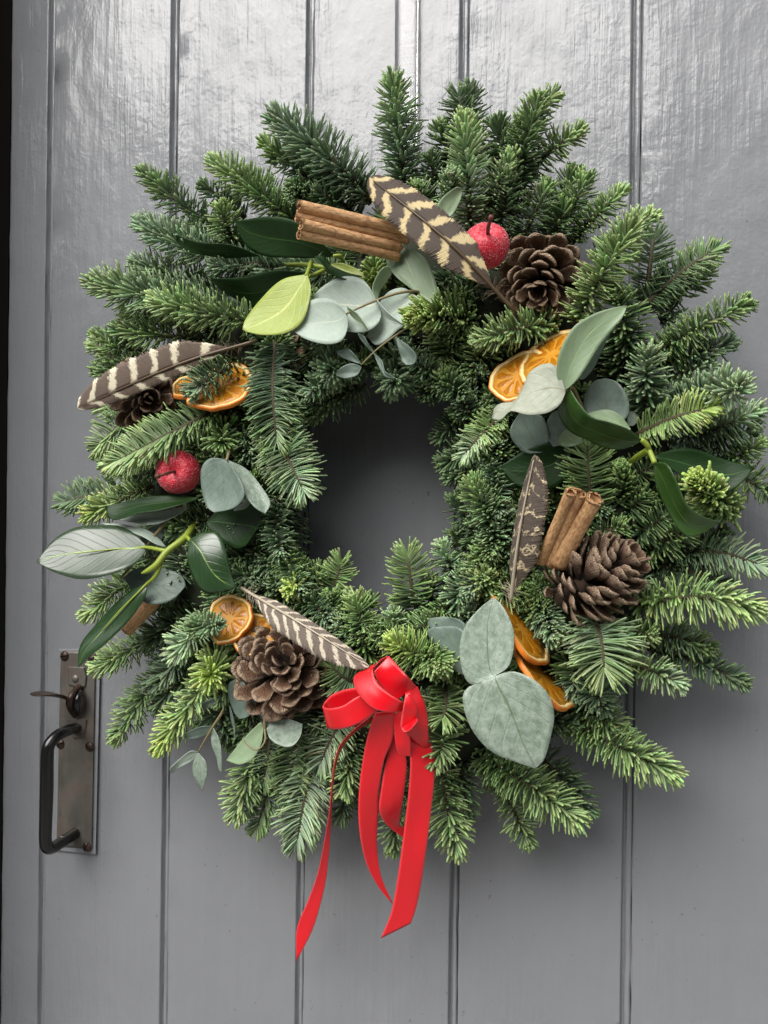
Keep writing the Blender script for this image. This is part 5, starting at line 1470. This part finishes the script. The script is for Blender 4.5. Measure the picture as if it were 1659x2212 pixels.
apple('frosted red apple with upright stem beside the top right pine cone', 1050, 532, 96, 50, (0.08, 0.80, 0.60), [(1055, 490, 116), (1060, 472, 120)], 3)
apple('frosted red apple with stem pointing left under a fir sprig at left', 386, 1020, 86, 47, (-0.30, 0.08, 0.95), [(362, 1022, 114), (342, 1028, 120)], 4)


# ------------------------------------------------------------------ cinnamon
def cinnamon(label, p0, p1, rpx, seam, turns=1.45, seed=1, double=False):
    rg = np.random.default_rng(seed)
    a0, a1 = P(*p0), P(*p1)
    ax = nrm(a1 - a0)
    R = rpx * K(*p0)
    v = nrm(CAM - (a0 + a1) / 2)
    e1 = nrm(v - ax * np.dot(v, ax))
    e2 = np.cross(ax, e1)
    sec = []
    if double:                      # both edges of the quill roll inwards and meet along a groove
        for sg in (-1, 1):
            pts2 = []
            for q in np.linspace(0, 1, 34):
                an = math.pi * 1.5 + q * math.pi * 2.5
                rr = R * (0.54 - 0.24 * max(0, q - 0.40))
                cx = sg * R * 0.46
                pts2.append((cx + sg * rr * math.cos(an + math.pi * 0.0) * 1.0, rr * math.sin(an)))
            sec.append(pts2)
        line = sec[0][::-1] + sec[1]
        C2 = np.array(line)
        C2 = C2 * 1.0
    else:
        C2 = []
        n = 64
        for q in np.linspace(0, 1, n):
            an = seam + q * turns * 2 * math.pi
            rr = R * (1.0 - 0.34 * q)
            C2.append((rr * math.cos(an), rr * math.sin(an)))
        C2 = np.array(C2)
    if double:
        cs, sn = math.cos(seam), math.sin(seam)
        C2 = np.stack([C2[:, 1] * cs - C2[:, 0] * sn, C2[:, 1] * sn + C2[:, 0] * cs], 1)
    n = len(C2)
    d2 = np.gradient(C2, axis=0)
    d2 /= np.linalg.norm(d2, axis=1, keepdims=True) + 1e-9
    nr = np.stack([-d2[:, 1], d2[:, 0]], 1)
    th = 0.00085
    loop = np.vstack([C2 + nr * th / 2, (C2 - nr * th / 2)[::-1]])
    m = len(loop)
    L = np.linalg.norm(a1 - a0)
    nz = 26
    V = np.zeros((nz, m, 3))
    UV = np.zeros((nz, m, 2))
    lw = rg.normal(0, 1, (nz, m)) * 0.00012
    endj = rg.normal(0, 0.0009, m)
    endj = (endj + np.roll(endj, 1) + np.roll(endj, 2)) / 3
    bend = rg.uniform(-1, 1, 2) * 0.012
    for i in range(nz):
        f = i / (nz - 1)
        sc = 1 + 0.05 * math.sin(f * 5 + seed) + rg.normal(0, 0.008)
        tw = 0.22 * (f - 0.5) * rg.choice([1]) * (1 if seed % 2 else -1)
        c, s = math.cos(tw), math.sin(tw)
        q = np.stack([loop[:, 0] * c - loop[:, 1] * s, loop[:, 0] * s + loop[:, 1] * c], 1) * sc
        ej = endj * (1 if i in (0, nz - 1) else 0)
        V[i] = a0 + ax * L * f + (q[:, :1] + lw[i][:, None] + bend[0] * R * 4 * f * (1 - f)) * e1 + (q[:, 1:] + bend[1] * R * 4 * f * (1 - f)) * e2 + ax * ej[:, None]
        UV[i, :, 0] = f * 2
        UV[i, :, 1] = np.arange(m) / m
    F = grid_faces(nz, m, True).tolist()
    for b_ in (0, (nz - 1) * m):
        for j in range(n - 1):
            F.append([b_ + j, b_ + j + 1, b_ + m - 2 - j, b_ + m - 1 - j])
    o = thing('cinnamon_stick', label, 'cinnamon stick', a0, 'cinnamon sticks in the wreath')
    part('bark_quill', V.reshape(-1, 3), np.array(F), MT['cinn'], o, True, uv=UV.reshape(-1, 2))
    me = o.children[0].data
    V2, F2 = tube([a0 + ax * L * 0.04, a0 + ax * L * 0.96], [R * 0.50, R * 0.50], 10)
    return o


cinnamon('upper cinnamon stick of the pair tucked under the barred feather', (643, 456, 142), (885, 508, 98), 21, 0.25, 1.5, 1, True)
cinnamon('lower cinnamon stick of the pair tucked under the barred feather', (648, 494, 144), (862, 544, 98), 20, 0.1, 1.5, 2, True)
cinnamon('left one of the two cinnamon sticks standing above the side-lying pine cone', (1243, 1064, 128), (1178, 1216, 96), 22, -0.3, 1.4, 3, True)
cinnamon('right one of the two cinnamon sticks standing above the side-lying pine cone', (1286, 1076, 124), (1205, 1216, 96), 22, -1.0, 1.4, 4)
cinnamon('reddish cinnamon stick half hidden under the hanging glossy leaf at left', (272, 1361, 80), (350, 1278, 74), 19, 2.6, 1.4, 5)


# ------------------------------------------------------------------ orange slices
def orange(label, x, y, h, rpx, phi, alpha, seed, warp=0.10, thick=0.0034, nseg=10, sg=1):
    """phi: direction of the long axis in the picture, alpha: tilt away from the viewer about it"""
    rg = np.random.default_rng(seed)
    p, r, u, v = frame(x, y, h)
    R = rpx * K(x, y, h)
    ph, al = math.radians(phi), math.radians(alpha)
    mj = r * math.cos(ph) + u * math.sin(ph)
    mn0 = -r * math.sin(ph) + u * math.cos(ph)
    mn = mn0 * math.cos(al) - v * math.sin(al)
    nn = np.cross(mj, mn)
    if np.dot(nn, v) < 0:
        nn = -nn
    o = thing('orange_slice', label, 'orange slice', p, 'dried orange slices in the wreath')
    wp = rg.uniform(0, 6.28, 2)

    def pt(rr, an, z):
        irr = 1 + 0.035 * math.sin(3 * an + wp[0]) + 0.02 * math.sin(7 * an + wp[1]) + 0.012 * math.sin(13 * an + 2 * wp[0])
        zw = warp * R * (rr / R) ** 2 * (math.cos(2 * an + wp[0]) * 0.7 + 0.4 * math.sin(3 * an + wp[1]))
        return p + (mj * math.cos(an) + mn * math.sin(an)) * rr * irr + nn * (z + zw)

    seg = 72
    hh = thick / 2

    def ringpart(name, prof, mat):
        V = [pt(a_ * R, j * 2 * math.pi / seg, b_ * hh) for j in range(seg) for a_, b_ in prof]
        m = len(prof)
        F = []
        for j in range(seg):
            for q in range(m):
                F.append([j * m + q, ((j + 1) % seg) * m + q, ((j + 1) % seg) * m + (q + 1) % m, j * m + (q + 1) % m])
        part(name, V, np.array(F), MT[mat], o)

    ringpart('peel', [(0.961, 1.0), (0.988, 0.95), (1.0, 0.55), (1.0, -0.55), (0.988, -0.95), (0.961, -1.0)], 'peel')
    ringpart('pith', [(0.865, 0.50), (0.885, 0.80), (0.962, 1.04), (0.962, -1.04), (0.885, -0.80), (0.865, -0.50)], 'pith')
    # thin membrane disc and the segments standing in it
    V = [pt(0.0, 0, 0)] + [pt(0.86 * R * q / 5, j * 2 * math.pi / seg, 0.0) for q in range(1, 6) for j in range(seg)]
    F3 = [[0, 1 + j, 1 + (j + 1) % seg] for j in range(seg)]
    F4 = [[1 + q * seg + j, 1 + (q + 1) * seg + j, 1 + (q + 1) * seg + (j + 1) % seg, 1 + q * seg + (j + 1) % seg] for q in range(4) for j in range(seg)]
    part('membrane', V, [np.array(F3), np.array(F4)], MT['membrane'], o, solid=0.0009)
    off = rg.uniform(0, 6.28)
    for k_ in range(nseg):
        a0 = off + k_ * 2 * math.pi / nseg + rg.normal(0, 0.03)
        a1 = off + (k_ + 1) * 2 * math.pi / nseg
        gap = 0.022
        V = []
        na, nr_ = 7, 6
        for i in range(nr_):
            f = i / (nr_ - 1)
            rr = R * (0.12 + 0.71 * f)
            gg = gap * 0.45 / max(0.2, 0.12 + 0.71 * f)
            for j in range(na):
                an = (a0 + gg) + (a1 - a0 - 2 * gg) * j / (na - 1)
                ed = min(1.0, 3.0 * min(f, 1 - f)) * min(1.0, 3.0 * min(j / (na - 1), 1 - j / (na - 1)))
                V.append(pt(rr, an, hh * (0.12 + (0.40 + rg.normal(0, 0.16)) * ed)))
        nt = len(V)
        for i in range(nr_):
            f = i / (nr_ - 1)
            for j in range(na):
                gg = gap * 0.45 / max(0.2, 0.12 + 0.71 * f)
                an = (a0 + gg) + (a1 - a0 - 2 * gg) * j / (na - 1)
                V.append(pt(R * (0.12 + 0.71 * f), an, -hh * 0.45))
        F = grid_faces(nr_, na)
        ring = [i * na for i in range(nr_)] + [(nr_ - 1) * na + j for j in range(1, na)] + [i * na + na - 1 for i in range(nr_ - 2, -1, -1)] + [j for j in range(na - 2, 0, -1)]
        Fr = np.array([[ring[i], ring[(i + 1) % len(ring)], ring[(i + 1) % len(ring)] + nt, ring[i] + nt] for i in range(len(ring))])
        part('segment', V, np.vstack([F, F[:, ::-1] + nt, Fr]), MT['flesh'], o)
    return o


orange('tilted orange slice with bright lower rim below the left barred feather', 478, 838, 90, 76, 24, 58, 21, 0.06)
orange('small orange slice peeping out left of the tilted one under the left feather', 415, 838, 88, 44, 8, 62, 22, 0.08)
orange('round amber orange slice facing front above the lower left pine cone', 496, 1338, 94, 55, 60, 36, 23, 0.09)
orange('orange slice tucked behind the lower left pine cone', 552, 1370, 92, 52, 20, 32, 24, 0.09)
orange('orange slice with open segments at the upper right above the dry leaf', 1120, 812, 90, 68, 38, 50, 25, 0.05)
orange('orange slice overlapped by the upright eucalyptus leaf at upper right', 1192, 768, 98, 84, 36, 66, 26, 0.05)
orange('upper edge-on orange slice right of the mottled eucalyptus leaves', 1126, 1360, 84, 90, -53, 74, 27, 0.07)
orange('lower edge-on orange slice right of the mottled eucalyptus leaves', 1172, 1464, 86, 88, -50, 76, 28, 0.07)

# ------------------------------------------------------------------ red bow
bow = thing('ribbon_bow', 'bright red satin ribbon bow with long tails at the foot of the wreath', 'ribbon bow', P(850, 1500, 105))


def strip(name, A, B, nu=46, nv=9, cup=0.0):
    _seed[0] += 1
    V, F, UV = loft([Z6(*p) for p in A], [Z6(*p) for p in B], nu, nv, cup, 0.5, _seed[0])
    return part(name, V, F, MT['ribbon'], bow, True, uv=UV, solid=0.0004)


# tails, back to front
strip('tail', [(890, 700, 104), (840, 890, 102), (812, 1050, 100), (800, 1180, 98), (845, 1262, 90), (945, 1342, 78)],
      [(958, 830, 104), (966, 920, 102), (948, 1080, 96), (930, 1210, 86), (925, 1265, 80), (975, 1275, 72)])
strip('tail', [(775, 590, 116), (725, 750, 110), (690, 950, 104), (675, 1150, 98), (688, 1340, 92), (730, 1510, 84), (800, 1640, 76), (878, 1735, 70)],
      [(895, 580, 118), (882, 740, 112), (830, 880, 106), (802, 1050, 98), (797, 1200, 90), (787, 1380, 84), (812, 1570, 78), (882, 1735, 70)])
strip('tail', [(950, 690, 112), (985, 850, 114), (977, 1050, 110), (955, 1250, 104), (930, 1450, 98), (900, 1650, 92), (868, 1800, 88), (808, 1947, 84)],
      [(1085, 690, 104), (1132, 860, 104), (1131, 1000, 104), (1110, 1200, 100), (1082, 1420, 96), (1052, 1620, 90), (1022, 1765, 86), (990, 1855, 84)])
strip('tail', [(760, 605, 106), (650, 690, 104), (565, 785, 100), (530, 900, 96), (512, 1050, 92), (500, 1190, 88), (470, 1370, 80), (430, 1560, 72), (375, 1715, 66), (308, 1885, 60), (303, 2085, 56)],
      [(764, 640, 96), (662, 704, 94), (580, 800, 92), (543, 905, 90), (520, 1070, 88), (513, 1230, 82), (500, 1430, 74), (480, 1600, 68), (440, 1770, 64), (395, 1905, 60), (318, 2055, 56)])
# right side folds
strip('loop', [(885, 600, 116), (893, 690, 118), (900, 790, 118), (925, 850, 114)],
      [(960, 570, 118), (950, 660, 122), (985, 745, 120), (990, 850, 114)])
strip('loop', [(960, 470, 124), (940, 590, 128), (930, 680, 128), (960, 712, 124), (1000, 750, 116), (1070, 800, 108)],
      [(1030, 430, 116), (1075, 540, 116), (1095, 650, 114), (1095, 710, 112), (1094, 760, 110), (1092, 800, 106)])
strip('loop', [(962, 480, 128), (945, 560, 132), (930, 680, 130)], [(985, 470, 128), (1025, 560, 126), (1030, 630, 122)], 24)
strip('loop', [(930, 680, 130), (955, 708, 134), (990, 690, 134)], [(1030, 620, 122), (1030, 640, 128), (1010, 665, 132)], 14)
# left loop: back leaf, then front leaf
strip('loop', [(690, 440, 118), (600, 450, 112), (520, 480, 110), (475, 525, 112), (462, 552, 116)],
      [(720, 560, 110), (640, 600, 106), (560, 640, 104), (510, 670, 106), (492, 685, 112)])
strip('loop', [(462, 552, 114), (500, 566, 122), (580, 550, 128), (660, 500, 130), (760, 450, 128)],
      [(492, 685, 110), (530, 692, 118), (620, 678, 126), (700, 645, 128), (800, 575, 126)])
# knot
strip('knot', [(772, 300, 118), (765, 345, 128), (790, 410, 134), (850, 470, 136), (930, 520, 132), (975, 530, 122)],
      [(700, 330, 116), (648, 385, 126), (670, 470, 134), (760, 560, 138), (870, 588, 134), (975, 570, 122)])
strip('knot', [(770, 345, 130), (792, 410, 128), (835, 465, 126), (900, 520, 124)],
      [(858, 250, 124), (905, 300, 128), (970, 370, 128), (1020, 430, 120)])
strip('knot', [(858, 252, 122), (815, 268, 126), (770, 312, 126), (720, 330, 120)], [(800, 350, 112), (785, 345, 118), (772, 345, 122), (740, 370, 118)], 16)

# dry wisps under the fir at the bottom
wisp = thing('dry_grass_wisp', 'thin straw-coloured wisps hanging below the silvery bottom sprig', 'grass wisp', P(632, 1820, 66))
for a in ([(634, 1815, 66), (628, 1838, 64), (626, 1856, 62)], [(632, 1818, 66), (634, 1845, 64), (631, 1862, 62)]):
    V, F = tube([P(*q) for q in a], [0.0004, 0.0003, 0.0002], 5, n=10)
    part('wisp', V, F, MT['shaft2'], wisp)
